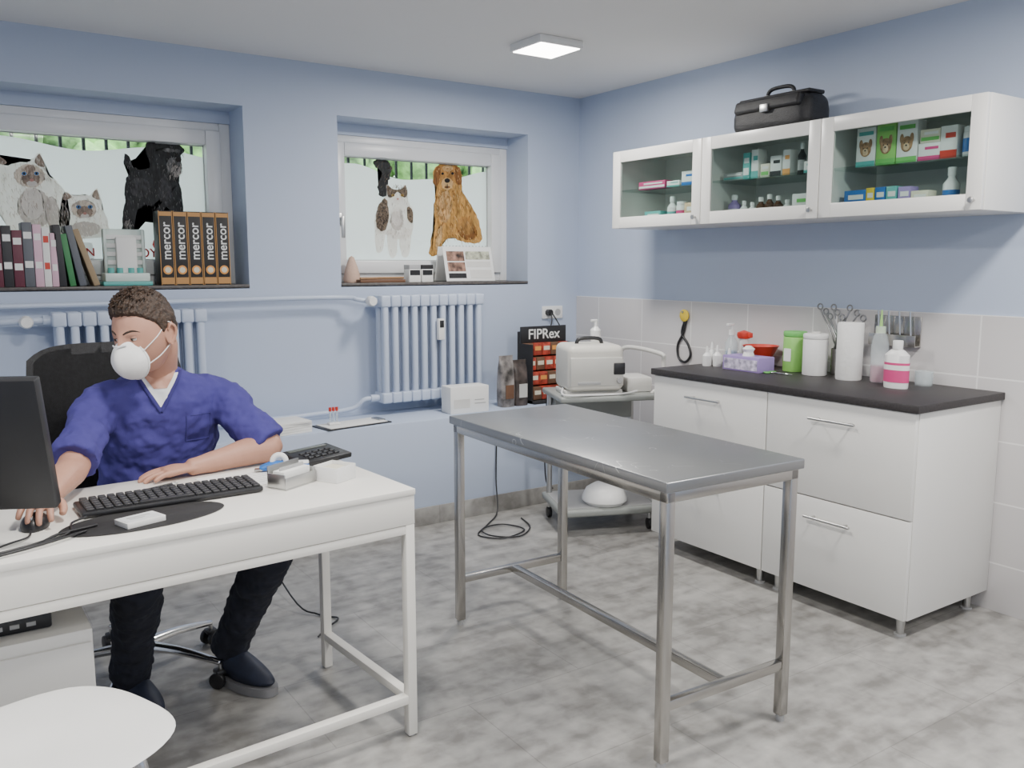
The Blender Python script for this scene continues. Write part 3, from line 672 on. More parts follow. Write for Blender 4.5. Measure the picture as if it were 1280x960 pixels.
b=B('scrub_shirt')
loft(b,[(.585,3.0,.50,.175,.125),(.585,2.99,.60,.178,.13),(.59,2.975,.72,.176,.130),(.595,2.945,.84,.182,.130),(.60,2.92,.93,.190,.125),(.60,2.905,.985,.185,.108),(.60,2.90,1.03,.145,.088),(.598,2.892,1.060,.098,.073),(.595,2.885,1.082,.066,.062)],SCRUB)
b.tube([V((.66,2.90,.995)),SL+V((-.01,0,-.008)),SL.lerp(EL,.45),SL.lerp(EL,.93)+V((.005,0,-.004))],[.068,.069,.065,.070],SCRUB,seg=24,flat=True)
b.tube([V((.54,2.895,.995)),SR+V((.01,0,-.008)),SR.lerp(ER,.45),SR.lerp(ER,.92)],[.068,.069,.063,.068],SCRUB,seg=24,flat=True)
shirt=mpart(b); fuse(shirt,.0065,3,.024,.085)
b=B('trousers')
HL=V((.68,2.98,.555)); KL=V((.83,2.56,.535)); AL=V((.768,2.86,.11)); HR=V((.49,2.98,.555)); KR=V((.44,2.53,.535)); AR=V((.452,2.83,.11))
b.ell((.585,3.0,.565),(.18,.13,.09),PANTS)
b.tube([HL,HL.lerp(KL,.5)+V((0,0,.01)),KL,KL.lerp(AL,.35),KL.lerp(AL,.7),AL],[.088,.083,.068,.068,.060,.060],PANTS,seg=20,flat=True)
b.tube([HR,HR.lerp(KR,.5)+V((0,0,.01)),KR,KR.lerp(AR,.35),KR.lerp(AR,.7),AR],[.088,.083,.068,.068,.060,.060],PANTS,seg=20,flat=True)
o=mpart(b); fuse(o,.008,3,.018,.06)
SHOE=mat('dark_trainer',(.015,.02,.04),.6,var=.3); SOLE=mat('grey_sole',(.22,.22,.23),.6)
def shoe(name,heel,toe):
    b=B(name); heel=V(heel); d=(V(toe)-heel); L0=d.length; ang=math.atan2(d.y,d.x)
    def fn(q):
        t=(q.x+1)/2; w=.036+.014*math.sin(min(1,t*1.1)*math.pi*.75); h=.10*(1-t)**1.2+.052 if t>.28 else .115
        z=max(0,q.z*.55+.45)*h if q.z>-.8 else 0
        return V((t*L0,q.y*w*(1-.25*max(0,q.z)),.022+z))
    mx=Matrix.Translation(heel)@Matrix.Rotation(ang,4,'Z')
    t=bmesh.new(); bmesh.ops.create_uvsphere(t,u_segments=28,v_segments=18,radius=1)
    for v in t.verts: v.co=mx@fn(v.co)
    b.add(t,SHOE)
    t=bmesh.new(); ps_=[]
    for k in range(28):
        a=k*2*math.pi/28; tt=(math.cos(a)+1)/2; w=.040+.014*math.sin(min(1,tt*1.1)*math.pi*.75); ps_.append((tt*(L0+.012)-.006,math.sin(a)*w*(abs(math.sin(a))**-.3 if abs(math.sin(a))>.05 else 1)))
    lo=[t.verts.new(mx@V((x,y,.002))) for x,y in ps_]; hi=[t.verts.new(mx@V((x,y,.030))) for x,y in ps_]
    t.faces.new(lo); t.faces.new(hi)
    for k in range(28): t.faces.new((lo[k],lo[(k+1)%28],hi[(k+1)%28],hi[k]))
    b.add(t,SOLE)
    for k in range(3):
        x=L0*(.45+.09*k); b.tube([mx@V((x,-.022,.098-.014*k)),mx@V((x+.008,0,.104-.014*k)),mx@V((x,.022,.098-.014*k))],.0025,GREY,n=2,seg=6)
    return mpart(b)
shoe('left_shoe',(.742,2.915,0),(.85,2.655,0)); shoe('right_shoe',(.44,2.905,0),(.50,2.655,0))
def hand(b,wrist,dr,up,thumb,curl=.35,arch=0.0,tcurl=.2,spread=.10):
    d=V(dr).normalized(); t=V(thumb); t=(t-d*t.dot(d)).normalized(); u=V(up); u=(u-d*u.dot(d)-t*u.dot(t)).normalized()
    def Q(l,s,h): return V(wrist)+d*l+t*s+u*h
    b.tube([Q(-.02,0,0),Q(.02,.0,.002+arch*.4),Q(.055,.0,.003+arch),Q(.086,-.001,arch*1.0)],[.026,.034,.041,.039],SKIN,seg=20,up=u,sx=1,sy=.40)
    for s,ln,l0 in ((.030,.070,.080),(.0105,.078,.084),(-.0095,.072,.082),(-.029,.056,.074)):
        p=[Q(l0-.025,s*.85,arch),Q(l0,s,.002+arch)]; a=curl*.5; l,h=l0,.002+arch; r=[.0095,.0098]
        for k,f in enumerate((.45,.32,.23)):
            l+=ln*f*math.cos(a); h-=ln*f*math.sin(a); p.append(Q(l,s*(1+spread*(k+1)),h)); r.append((.0088,.0082,.0068)[k]); a+=curl
        b.tube(p,r,SKIN,n=3,seg=12)
    p=[Q(.012,.018,-.003+arch*.3),Q(.036,.040,-.006+arch*.5),Q(.060,.052,-.008+arch*.4-tcurl*.02),Q(.080,.053,-.010+arch*.2-tcurl*.05)]
    b.tube(p,[.014,.0125,.0105,.0085],SKIN,n=3,seg=12)
b=B('left_arm')
b.tube([SL,SL.lerp(EL,.55),SL.lerp(EL,.88)+V((.004,.002,0)),EL+V((-.004,-.004,-.002)),EL.lerp(WL,.3)+V((0,0,.002)),EL.lerp(WL,.7),WL,WL+V((-.02,-.002,-.002))],[.050,.048,.046,.045,.044,.034,.027,.026],SKIN,seg=24)
hand(b,WL+V((-.01,0,-.003)),(-1,-.10,-.04),(0,0,1),(0,1,0),curl=.20)
o=mpart(b); fuse(o,.0026,4)
b=B('right_arm')
b.tube([SR,SR.lerp(ER,.55),ER,ER.lerp(WR,.3),ER.lerp(WR,.7),WR,WR+(WR-ER).normalized()*.02],[.050,.046,.043,.041,.033,.026,.026],SKIN,seg=24)
hand(b,WR+V((-.002,-.01,0)),(-.30,-.95,.0),(0,0,1),(1,0,0),curl=.42,arch=.012)
o=mpart(b); fuse(o,.0026,4)

HC=V((.546,2.785,1.201)); f=V((-.80,-.60,-.26)).normalized(); zz=V((-.03,0.03,1)); zz=(zz-f*zz.dot(f)).normalized(); yy=-f; xx=yy.cross(zz).normalized()
HM=Matrix.Translation(HC)@Matrix((( xx.x,yy.x,zz.x,0),(xx.y,yy.y,zz.y,0),(xx.z,yy.z,zz.z,0),(0,0,0,1)))
def G(v,c,s): return math.exp(-((v-c)/s)**2)
def headf(q):
    x,y,z=q.x,q.y,q.z; t=max(0,-z)
    X=x*.077; Y=y*.100; Z=z*.122
    X*=1-.30*t**1.5
    if y>0: Y*=1-.50*t**1.2
    else: Y*=1-.04*t
    Y+=-.006*t*(1 if y<0 else 0)
    X*=1+.05*G(z,.35,.4)
    if y<0:
        fr=min(1,-y*1.6)
        Y-=fr*(.026*G(x,0,.15)*max(0,G(z,-.26,.17))+.014*G(x,0,.13)*G(z,-.02,.2))
        Y-=fr*.004*G(z,.17,.09)*G(abs(x),.32,.28)
        Y+=fr*.008*G(abs(x),.36,.17)*G(z,.03,.11)
        Y-=fr*.010*G(x,0,.26)*G(z,-.88,.14)
        Y-=fr*.006*G(x,0,.26)*G(z,-.52,.05); Y-=fr*.006*G(x,0,.24)*G(z,-.62,.05); Y+=fr*.003*G(x,0,.3)*G(z,-.57,.025)
        Y-=fr*.004*G(abs(x),.5,.2)*G(z,-.2,.2)
    return V((X,Y,Z))
def sph(seg,vs,fn,mx):
    t=bmesh.new(); bmesh.ops.create_uvsphere(t,u_segments=seg,v_segments=vs,radius=1)
    for v in t.verts: v.co=mx@fn(v.co.normalized())
    return t
b=B('head'); b.add(sph(128,96,headf,HM),SKIN)
t=sph(128,96,headf,Matrix()); HB=BVHTree.FromBMesh(t); t.free()
def face(x,z,off=0.):
    h=HB.ray_cast(V((x,-.3,z)),V((0,1,0))); return h[0]+V((0,-off,0))
b.tube([V((.597,2.89,1.03)),V((.590,2.872,1.08)),HM@V((0,.035,-.055)),HM@V((0,.025,-.02))],[.070,.061,.057,.05],SKIN,seg=24)
for s in (-1,1):
    e=HM@Matrix.Translation((s*.074,.010,-.010))@RZ(s*-16)@RX(-8)
    def earf(q,s=s):
        k=1-.25*max(0,-q.z); return V((s*(.004+q.x*s*.006+.010*math.hypot(q.y,q.z)**3*(1 if q.y>-.3 else .3)),q.y*.018*k,q.z*.033))
    b.add(sph(24,20,earf,e),SKIN)
    b.tube([e@V((s*.012,-.006,.012)),e@V((s*.016,.002,.029)),e@V((s*.018,.014,.018)),e@V((s*.016,.015,-.002)),e@V((s*.011,.004,-.024)),e@V((s*.008,-.004,-.028))],[.003,.004,.0042,.004,.005,.003],SKIN,n=4,seg=8)
mpart(b)
EYW=mat('eye_white',(.70,.67,.63),.25,var=.01); IR=mat('iris',(.05,.035,.025),.2); LASH=mat('lash',(.03,.018,.012),.6)
b=B('eyes')
for s in (-1,1):
    ez=.006; sf=face(s*.031,ez); c=V((s*.031,sf.y+.0095,ez)); b.ell(HM@c,(.0125,.0125,.0125),EYW,seg=20)
    b.ell(HM@(c+V((-.002,-.0098,-.002))),(.0055,.0036,.0055),IR,seg=14)
    t=bmesh.new(); bmesh.ops.create_uvsphere(t,u_segments=24,v_segments=16,radius=1)
    for v in t.verts:
        q=v.co.copy(); lim=.10; r=.0140 if q.z>lim else .0119; z=q.z if q.z>lim else lim
        v.co=HM@(c+V((q.x*r,q.y*r,z*.0140)))
    b.add(t,SKIN)
    t=bmesh.new(); bmesh.ops.create_uvsphere(t,u_segments=24,v_segments=16,radius=1)
    for v in t.verts:
        q=v.co.copy(); lim=-.45; r=.0136 if q.z<lim else .0115; z=q.z if q.z<lim else lim
        v.co=HM@(c+V((q.x*r,q.y*r,z*.0136)))
    b.add(t,SKIN)
    arc=[HM@(c+V((.0141*math.sin(a),-.0141*math.cos(a),.0016))) for a in (-1.1,-.6,-.1,.4,.9)]
    b.tube(arc,[.0006,.001,.001,.001,.0006],LASH,n=3,seg=6)
    br=[(s*.013,.023),(s*.024,.028),(s*.038,.0295),(s*.052,.022)]
    b.tube([HM@face(x,z,-.0006) for x,z in br],[.0022,.0032,.003,.001],HAIR,n=4,seg=8)
mpart(b)
def sst(x): x=max(0,min(1,x)); return x*x*(3-2*x)
def hairf(q):
    p=headf(q); n=V((q.x,q.y,q.z*.8)).normalized()
    az=math.atan2(abs(q.x),-q.y)
    if az<.75: line=.60-.05*az
    elif az<1.25: line=.56-(az-.75)*.50
    elif az<1.45: line=.31-(az-1.25)*1.6
    elif az<1.95: line=-.01+(az-1.45)*.4
    elif az<2.2: line=.19-(az-1.95)*2.7
    else: line=-.48
    line+=.03*noise.noise(V((q.x*12,q.y*12,0)))
    r=sst((q.z-line)/.10+.5)
    nz=noise.noise(V((q.x*16,q.y*5,q.z*5)))*.0035+noise.noise(V((q.x*40,q.y*12,q.z*10)))*.0022
    top=.010*max(0,q.z)+.009*G(q.z,.80,.22)*(1 if q.y<.1 else .25)
    return p+n*(-.008+r*(.0115+top+nz))
b=B('hair'); b.add(sph(200,140,hairf,HM),HAIR)
for k in range(200):
    a=random.uniform(-.6,.6); y0=random.uniform(-.68,.5); q=V((a,y0,0)); zq=1-q.x**2-q.y**2
    if zq<.48: continue
    q.z=math.sqrt(zq); q=q.normalized(); p=hairf(q); n=V((q.x,q.y,q.z))
    dx=random.uniform(.002,.012); dv=V((dx,-.013,0))
    b.tube([HM@(p-n*.005-dv*.3),HM@(p+n*.001+dv*.4),HM@(p+n*.001+dv*1.0)],[.0032,.0026,.0005],HAIR,n=3,seg=6)
mpart(b)
b=B('face_mask'); MZ=-.057
def maskf(q):
    y=min(q.y,.25); z=q.z
    sx=.060*(1-.22*max(0,z)); ridge=.008*G(q.x,0,.30)*max(0,1-z*z)
    return V((q.x*sx,-.078+y*(.060 if y<0 else .02)-ridge*(1 if y<0 else 0),MZ+z*.064))
b.add(sph(64,48,maskf,HM),MASK)
rim=[]
for k in range(33):
    a=k*2*math.pi/32; x,z=math.cos(a),math.sin(a); rim.append(HM@V((x*.061*(1-.22*max(0,z)),-.082,MZ+z*.065)))
b.tube(rim,.0022,MASK,n=1,seg=6,closed=True)
b.tube([HM@V((-.024,-.112,MZ+.051)),HM@V((0,-.129,MZ+.053)),HM@V((.024,-.112,MZ+.051))],.0022,mat('nose_clip',(.7,.72,.75),.4),n=4,seg=8)
for s in (-1,1):
    b.tube([HM@V((s*.054,-.084,-.032)),HM@V((s*.073,-.040,-.006)),HM@V((s*.080,-.008,.016)),HM@V((s*.084,.010,.026)),HM@V((s*.084,.032,.010))],.0016,MASK,n=5,seg=6)
    b.tube([HM@V((s*.056,-.080,-.075)),HM@V((s*.070,-.040,-.062)),HM@V((s*.073,.004,-.044)),HM@V((s*.080,.026,-.026)),HM@V((s*.084,.032,.010))],.0016,MASK,n=5,seg=6)
mpart(b)
bpy.context.view_layer.update()
dg=bpy.context.evaluated_depsgraph_get(); ev=shirt.evaluated_get(dg); me=ev.to_mesh()
bvh=BVHTree.FromPolygons([shirt.matrix_world@v.co for v in me.vertices],[p.vertices[:] for p in me.polygons]); ev.to_mesh_clear()
def drape(x,z,off):
    h=bvh.ray_cast(V((x,2.4,z)),V((0,1,0)))
    return h[0]+V((0,-off,0)) if h[0] is not None else V((x,2.84,z))
def patch(name,quad,m,off,n=14):
    b=B(name); t=bmesh.new(); A,Bq,C,D_=[V((p[0],0,p[1])) for p in quad]; g=[]
    for i in range(n+1):
        row=[]
        for j in range(n+1):
            p=(A.lerp(Bq,i/n)).lerp(D_.lerp(C,i/n),j/n); row.append(t.verts.new(drape(p.x,p.z,off)))
        g.append(row)
    for i in range(n):
        for j in range(n): t.faces.new((g[i][j],g[i+1][j],g[i+1][j+1],g[i][j+1]))
    b.add(t,m); return mpart(b)
cx0=.583
patch('tshirt_front',((cx0-.057,1.066),(cx0+.062,1.066),(cx0+.004,.965),(cx0-.008,.965)),TEE,.003)
patch('throat',((cx0-.048,1.072),(cx0+.052,1.072),(cx0+.020,1.022),(cx0-.018,1.022)),SKIN,.005)
b=B('shirt_trim'); C2=mat('scrub_trim',(.036,.030,.165),.85)
for s in ((cx0-.064,1.070),(cx0+.069,1.070)):
    pts=[drape(s[0]+(cx0-.003-s[0])*k/8,s[1]+(.952-s[1])*k/8,.003) for k in range(9)]
    b.tube(pts,.007,C2,n=2,seg=8,sy=.5)
pk_=[(.655,.93),(.655,.845),(.735,.845),(.735,.93),(.655,.93)]
pp=[]
for a,c in zip(pk_,pk_[1:]):
    for k in range(6): pp.append(drape(a[0]+(c[0]-a[0])*k/6,a[1]+(c[1]-a[1])*k/6,.001))
b.tube(pp,.0015,C2,n=1,seg=6)
mpart(b)

# ------------------------------------------------ window sill items
b=B('books')
x=.17
cols=[BROWN,mat('book_dark_red',(.20,.02,.03),.5),mat('book_burgundy',(.13,.03,.05),.5),mat('book_pink',(.70,.45,.55),.5),PAPER,mat('book_black',(.03,.03,.035),.5),mat('book_green',(.05,.22,.08),.5),mat('book_tan',(.34,.25,.15),.6),mat('book_slate',(.12,.13,.15),.5)]
seq=[0,8,1,2,5,2,8,3,4,3]
for k in seq:
    w=random.uniform(.028,.042); h=random.uniform(.24,.30); m=cols[k]
    b.box(x,x+w-.002,4.48,4.62,1.3005,1.3005+h,m,.002); b.box(x+.002,x+w-.004,4.49,4.622,1.303,1.3005+h+.0005,PAPER,0)
    for zz_ in (.3,.75): b.box(x+.004,x+w-.006,4.4785,4.481,1.30+h*zz_,1.30+h*zz_+.03,PAPER if k!=4 else RED,0)
    x+=w
for k,(m,an,w,h) in enumerate(((cols[5],-3,.03,.28),(cols[6],-7,.026,.24),(cols[8],-10,.03,.28),(cols[7],-17,.026,.27))):
    xc=x+.008+k*.033+(.010 if k==3 else 0); dz=abs(math.sin(math.radians(an)))*w/2+math.cos(math.radians(an))*h/2
    b.box(xc-w/2,xc+w/2,4.48,4.61,1.3005+dz-h/2,1.3005+dz+h/2,m,.002,rot=RY(an))
b.done()
b=B('desktop_organizer',(.82,4.56,1.3005)); CL=mat('greenish_clear',(.62,.72,.68),.3)
b.box(-.11,.11,-.06,.06,0,.02,TEAL,.004); b.box(-.10,.10,-.055,.05,.02,.06,CL,.004); 
b.box(-.09,.10,.02,.05,.06,.27,CL,.006); 
for z in (.10,.14,.18,.22): b.box(-.085,.095,.008,.02,z,z+.022,PAPER,.002)
for x_ in (-.09,.08): b.box(x_,x_+.012,-.0,.05,.05,.27,CL,.003)
b.box(-.04,.05,-.03,.0,.06,.23,PAPER,.003)
for x_ in (-.07,-.03,.02,.06): b.cyl((x_,-.03,.06),(x_,-.03,.085),.014,TEAL)
b.done()
b=B('glove_cartons'); CB=mat('carton_black',(.02,.018,.018),.5); CT=mat('carton_gold',(.52,.27,.09),.5)
for k in range(5):
    x0=.970+k*.068; b.box(x0,x0+.064,4.50,4.62,1.3005,1.3005+.36,CB,.001)
    b.box(x0+.004,x0+.060,4.4992,4.501,1.306,1.338,CT,0); b.box(x0+.004,x0+.060,4.4992,4.501,1.636,1.656,CT,0)
    b.box(x0-.0002,x0+.003,4.4992,4.501,1.3005,1.6605,CT,0); b.box(x0+.061,x0+.0642,4.4992,4.501,1.3005,1.6605,CT,0)
    b.lathe([(0,0),(.022,.002),(0,.003)],(x0+.032,4.4985,1.375),ORANGE,rot=RX(90)); b.lathe([(0,0),(.014,.002),(0,.003)],(x0+.032,4.4965,1.375),CREAM,rot=RX(90))
gc=b.done()
for k in range(5): text('carton_lettering','mercor',.060,(.970+k*.068+.032,4.4985,1.515),(90,-90,0),PAPER,parent=gc)
b=B('desk_calendar',(2.73,4.56,1.3005))
b.box(-.17,.17,-.055,-.051,.0,.21,PAPER,.001,rot=RX(-14)); b.box(-.17,.17,.045,.049,.0,.21,PAPER,.001,rot=RX(14))
ph=mat('calendar_photo',(.25,.14,.10),.5,var=.9,scale=30)
for (x0,x1,z0,z1_,m) in ((-.15,-.03,.12,.18,ph),(-.15,-.03,.06,.115,ph),(-.02,.15,.13,.18,mat('cal_photo_b',(.45,.46,.35),.5,var=.7,scale=30)),(-.02,.15,.085,.12,LGREY),(-.15,-.03,.02,.05,BLACK),(.0,.15,.02,.07,LGREY)):
    zc=(z0+z1_)/2; b.box(x0,x1,-.0565-(.105-zc)*.25,-.0535-(.105-zc)*.25,z0,z1_,m,0,rot=RX(-14))
for k in range(14): b.torus((-.15+k*.023,-.003,.205),.008,.001,BLACK,rot=RY(90),seg=10)
b.done()
b=B('small_cartons'); 
for k in range(2):
    x0=2.34+k*.082; b.box(x0,x0+.075,4.53,4.60,1.3005,1.375,PAPER,.001); b.box(x0+.005,x0+.07,4.529,4.531,1.34,1.37,BLACK,0); b.box(x0,x0+.075,4.53,4.60,1.3755,1.40,BLACKM if k else GREY,.001)
b.done()
b=B('pen_tray'); b.box(2.02,2.30,4.50,4.56,1.3005,1.318,BROWN,.003); b.tube([(2.02,4.50,1.325),(2.15,4.52,1.326),(2.30,4.53,1.326)],.007,mat('wood_stick',(.35,.2,.1),.5),n=1); b.done()
b=B('plush_toy'); b.lathe([(0,0),(.045,0),(.05,.02),(.035,.08),(.015,.14),(0,.15)],(2.02,4.615,1.3005),mat('plush',(.65,.45,.35),.9,bump=.4)); b.done()

# ------------------------------------------------ ledge items
ZL=.5755
b=B('paper_stack',(1.42,4.15,ZL),math.radians(10)); 
for k in range(5): b.box(-.12+random.uniform(-.01,.01),.12,-.09,.09+random.uniform(-.01,.01),k*.012,k*.012+.011,PAPER,.001,rot=RZ(random.uniform(-5,5)))
b.done()
b=B('clipboard',(1.80,4.155,ZL),math.radians(8)); b.box(-.19,.19,-.085,.085,0,.006,BLACK,.002); b.box(-.17,.17,-.075,.075,.006,.010,PAPER,.001); b.box(.14,.18,-.04,.04,.01,.016,ALU,.003); b.done()
b=B('test_tube_rack',(1.70,4.16,ZL+.0105)); b.box(-.03,.03,-.02,.02,0,.012,WP,.003)
for k in (-.018,0,.018): b.cyl((k,0,.01),(k,0,.07),.006,GLASSJ); b.cyl((k,0,.07),(k,0,.09),.0075,RED)
b.done()
b=B('carton_box',(2.50,4.18,ZL),math.radians(-4)); b.box(-.12,.12,-.06,.06,0,.15,PAPER,.002); b.box(-.10,.0,-.061,-.059,.03,.08,LGREY,0); b.box(.03,.10,-.061,-.059,.05,.055,GREY,0); b.box(.03,.09,-.061,-.059,.07,.075,GREY,0); b.done()
b=B('pet_food_bags')
for k,(x0,h,m) in enumerate(((2.79,.30,mat('bag_silver',(.24,.22,.21),.35,var=.85,scale=14)),(2.885,.27,mat('bag_graphite',(.07,.055,.05),.35,var=.7,scale=20)))):
    loft(b,[(x0,4.2,ZL,.044,.040),(x0,4.2,ZL+h*.3,.048,.042),(x0,4.2,ZL+h*.75,.047,.028),(x0,4.2,ZL+h*.92,.047,.006),(x0,4.2,ZL+h,.048,.004)],m,seg=28,n=3,pw=4)
    b.box(x0-.028,x0+.028,4.154,4.158,ZL+.05,ZL+.13,LGREY if k else BROWN,0)
b.done()
b=B('display_stand'); REDB=mat('red_pack',(.42,.06,.035),.4,var=.6,scale=30)
b.box(2.96,3.30,4.30,4.33,ZL,1.0,BLACKM,.002); b.box(2.96,3.30,4.15,4.30,ZL,ZL+.02,BLACKM,.002)
b.box(2.96,2.965,4.17,4.30,ZL,.93,BLACKM,0);b.box(3.295,3.30,4.17,4.30,ZL,.93,BLACKM,0)
b.box(2.96,3.30,4.290,4.302,.93,1.03,BLACK,.002)
for r_ in range(4):
    for k in range(5):
        x0=2.97+k*.065; z0=ZL+.025+r_*.085; b.box(x0,x0+.06,4.17+r_*.03,4.29,z0,z0+.075,REDB if (k+r_)%3 else BROWN,.002); b.box(x0+.008,x0+.052,4.168+r_*.03,4.171+r_*.03,z0+.03,z0+.055,ORANGE if (k*r_)%2 else CREAM,0)
ds=b.done(); text('display_lettering','FIPRex',.085,(3.13,4.288,.98),(90,0,0),PAPER,parent=ds)
b=B('wall_socket'); b.box(3.24,3.40,YB-.012,YB-.0005,1.06,1.14,WP,.004); b.cyl((3.28,YB-.012,1.10),(3.28,YB-.045,1.10),.02,BLACK); b.cyl((3.36,YB-.013,1.10),(3.36,YB-.01,1.10),.022,GREY)
b.tube([(3.28,YB-.045,1.10),(3.27,YB-.07,1.05),(3.25,4.38,.95),(3.36,4.32,.80),(3.40,4.20,.72)],.004,BLACK); b.tube([(3.30,YB-.04,1.09),(3.33,4.38,1.0),(3.34,4.36,.9)],.004,BLACK); b.done()
b=B('floor_cable')
b.tube([(2.62,4.035,.5),(2.61,4.03,.2),(2.58,3.97,.03),(2.45,3.86,.006),(2.30,3.72,.006),(2.38,3.60,.008),(2.55,3.66,.008),(2.50,3.80,.01),(2.36,3.78,.012),(2.34,3.66,.012),(2.46,3.58,.008),(2.60,3.68,.008),(2.66,3.85,.006)],.004,BLACK,n=6,seg=8)
b.done()
b=B('floor_cable'); b.tube([(1.14,3.0,.006),(1.20,3.06,.006),(1.27,3.12,.007),(1.22,3.2,.006),(1.16,3.35,.05),(1.15,4.0,.3),(1.15,4.03,.5)],.0035,BLACK,n=6,seg=8); b.done()

# ------------------------------------------------ trolley + device
b=B('equipment_trolley',(2.97,3.56,0),math.radians(-22)); TG=mat('trolley_grey',(.30,.315,.30),.4)
b.box(-.27,.27,-.22,.20,.10,.140,TG,.014,seg=3); b.box(-.25,.25,-.19,.18,.139,.142,GREY,0)
b.box(-.27,.27,-.20,.20,.70,.73,TG,.010,seg=3)
for x in (-.235,.235):
    for y in (-.16,.16):
        if y>0: b.cyl((x,y,.13),(x,y,.70),.016,ALU,seg=12)
        b.cyl((x,y,.055),(x,y,.10),.01,ALU,seg=10); b.cyl((x-.012,y,.03),(x+.012,y,.03),.03,BLACK,bev=.004)
b.box(-.25,.25,.14,.17,.42,.45,TG,.006); b.box(-.22,.22,.10,.16,.56,.70,TG,.008)
b.tube([(.24,-.15,.73),(.29,-.15,.78),(.30,-.15,.90),(.28,-.14,.94),(.20,.12,.95),(.17,.17,.90),(.17,.17,.73)],.012,LGREY,n=5)
b.box(.12,.26,-.10,.10,.7305,.81,LGREY,.01)
b.tube([(-.22,-.06,.76),(-.25,-.19,.742),(-.10,-.19,.738),(.06,-.18,.738),(.16,-.14,.745)],.005,WP,n=5,seg=8)
b.tube([(-.24,.19,.70),(-.25,.21,.45),(-.24,.215,.2),(-.2,.21,.15)],.004,BLACK,n=5,seg=8)
b.done()
b=B('xray_generator',(2.93,3.53,.7305),math.radians(-22)); DEV=mat('device_ivory',(.68,.66,.60),.4)
b.box(-.20,.10,-.14,.14,.02,.26,DEV,.035,seg=5); b.box(-.19,.09,-.145,-.13,.05,.20,mat('device_panel',(.58,.57,.53),.4),.01)
b.box(-.205,.105,-.10,.10,0,.025,LGREY,.005); b.tube([(-.12,0,.255),(-.10,0,.285),(0.0,0,.285),(.02,0,.255)],.010,BLACK,n=4)
b.box(.04,.10,-.152,-.14,.11,.17,BLACK,.004); b.cyl((.07,-.14,.08),(.07,-.157,.08),.014,GREY); b.box(-.15,-.03,-.149,-.144,.06,.075,GREY,.001)
b.box(.105,.118,-.08,.08,.04,.18,LGREY,.008)
b.done()
b=B('spray_bottle',(2.985,3.62,.9915)); 
b.lathe([(0,0),(.026,0),(.028,.01),(.028,.06),(.012,.08),(.012,.09)],(0,0,0),WP); b.cyl((0,0,.088),(0,0,.105),.011,WP); b.box(-.03,.01,-.008,.008,.105,.118,WP,.003); b.done()
b=B('plastic_basin',(2.93,3.46,.1425)); b.lathe([(0,0),(.10,0),(.12,.02),(.12,.035),(.10,.08),(.06,.105),(0,.11)],(0,0,0),WP,seg=36); b.done()

# ------------------------------------------------ worktop items
b=B('dropper_bottles',(3.25,2.99,ZC))
for dx,dy,h in ((0,0,.09),(.02,.055,.10),(-.03,.04,.085),(.03,-.05,.08)):
    b.lathe([(0,0),(.022,0),(.023,.008),(.023,h*.6),(.010,h*.78)],(dx,dy,0),WP,seg=18); b.cyl((dx,dy,h*.76),(dx,dy,h*1.15),.010,WP,r2=.005,seg=14)
b.done()
b=B('pump_bottle',(3.36,3.0,ZC)); b.lathe([(0,0),(.03,0),(.032,.01),(.032,.11),(.014,.14),(.014,.15)],(0,0,0),GLASSJ); b.cyl((0,0,.15),(0,0,.175),.015,WP); b.cyl((0,0,.175),(0,0,.20),.005,WP); b.box(-.035,.012,-.008,.008,.197,.209,WP,.003); b.lathe([(0,.005),(.027,.005),(.028,.07),(0,.07)],(0,0,0),mat('blue_liquid',(.2,.4,.7),.2,clear=.4)); b.done()
b=B('tissue_box',(3.24,2.785,ZC)); b.box(-.055,.055,-.11,.11,0,.07,PURPLE,.002); b.box(-.0562,.0,-.10,.10,.008,.058,mat('tissue_print',(.55,.50,.75),.6,var=.6,scale=40),0)
b.lathe([(.03,0),(.022,.02),(.03,.035),(.012,.05),(0,.045)],(0,0,.068),PAPER,seg=9); b.done()
b=B('sanitizer_bowl',(3.415,2.86,ZC)); b.lathe([(0,0),(.045,0),(.05,.01),(.04,.02),(.085,.10),(.09,.105),(.082,.105),(.05,.035),(0,.03)],(0,0,0),RED,seg=36); b.done()
b=B('lidded_pot',(3.44,2.99,ZC)); b.cyl((0,0,0),(0,0,.13),.022,WP); b.lathe([(0,.13),(.030,.13),(.036,.145),(.034,.16),(0,.172)],(0,0,0),RED); b.box(-.01,.01,-.05,-.02,.135,.16,RED,.004); b.done()
b=B('wipes_canister',(3.40,2.645,ZC)); b.cyl((0,0,0),(0,0,.165),.053,LIME,bev=.004,seg=32); b.cyl((0,0,.165),(0,0,.19),.054,GREENP,bev=.005,seg=32); b.box(-.0535,-.052,-.02,.02,.05,.11,PAPER,0); b.done()
b=B('wipes_canister',(3.36,2.50,ZC)); b.cyl((0,0,0),(0,0,.165),.055,WP,bev=.004,seg=32); b.cyl((0,0,.165),(0,0,.19),.056,WP,bev=.007,seg=32); b.cyl((0,0,.19),(0,0,.198),.02,LGREY); b.done()
b=B('paper_towel_roll',(3.35,2.315,ZC)); b.lathe([(.02,0),(.053,0),(.055,.004),(.055,.246),(.053,.25),(.02,.25),(.02,0)],(0,0,0),mat('towel_paper',(.82,.82,.80),.9,bump=.2),seg=40); b.done()
b=B('wash_bottle',(3.38,2.19,ZC)); b.lathe([(0,0),(.034,0),(.036,.01),(.036,.16),(.028,.20),(.018,.215)],(0,0,0),GLASSJ); b.lathe([(0,.003),(.033,.003),(.034,.07),(0,.07)],(0,0,0),PINKL); b.cyl((0,0,.21),(0,0,.24),.02,mat('cap_clear',(.55,.65,.5),.3)); b.cyl((0,0,.24),(0,0,.31),.007,mat('nozzle_green',(.35,.6,.2),.3),r2=.003); b.done()
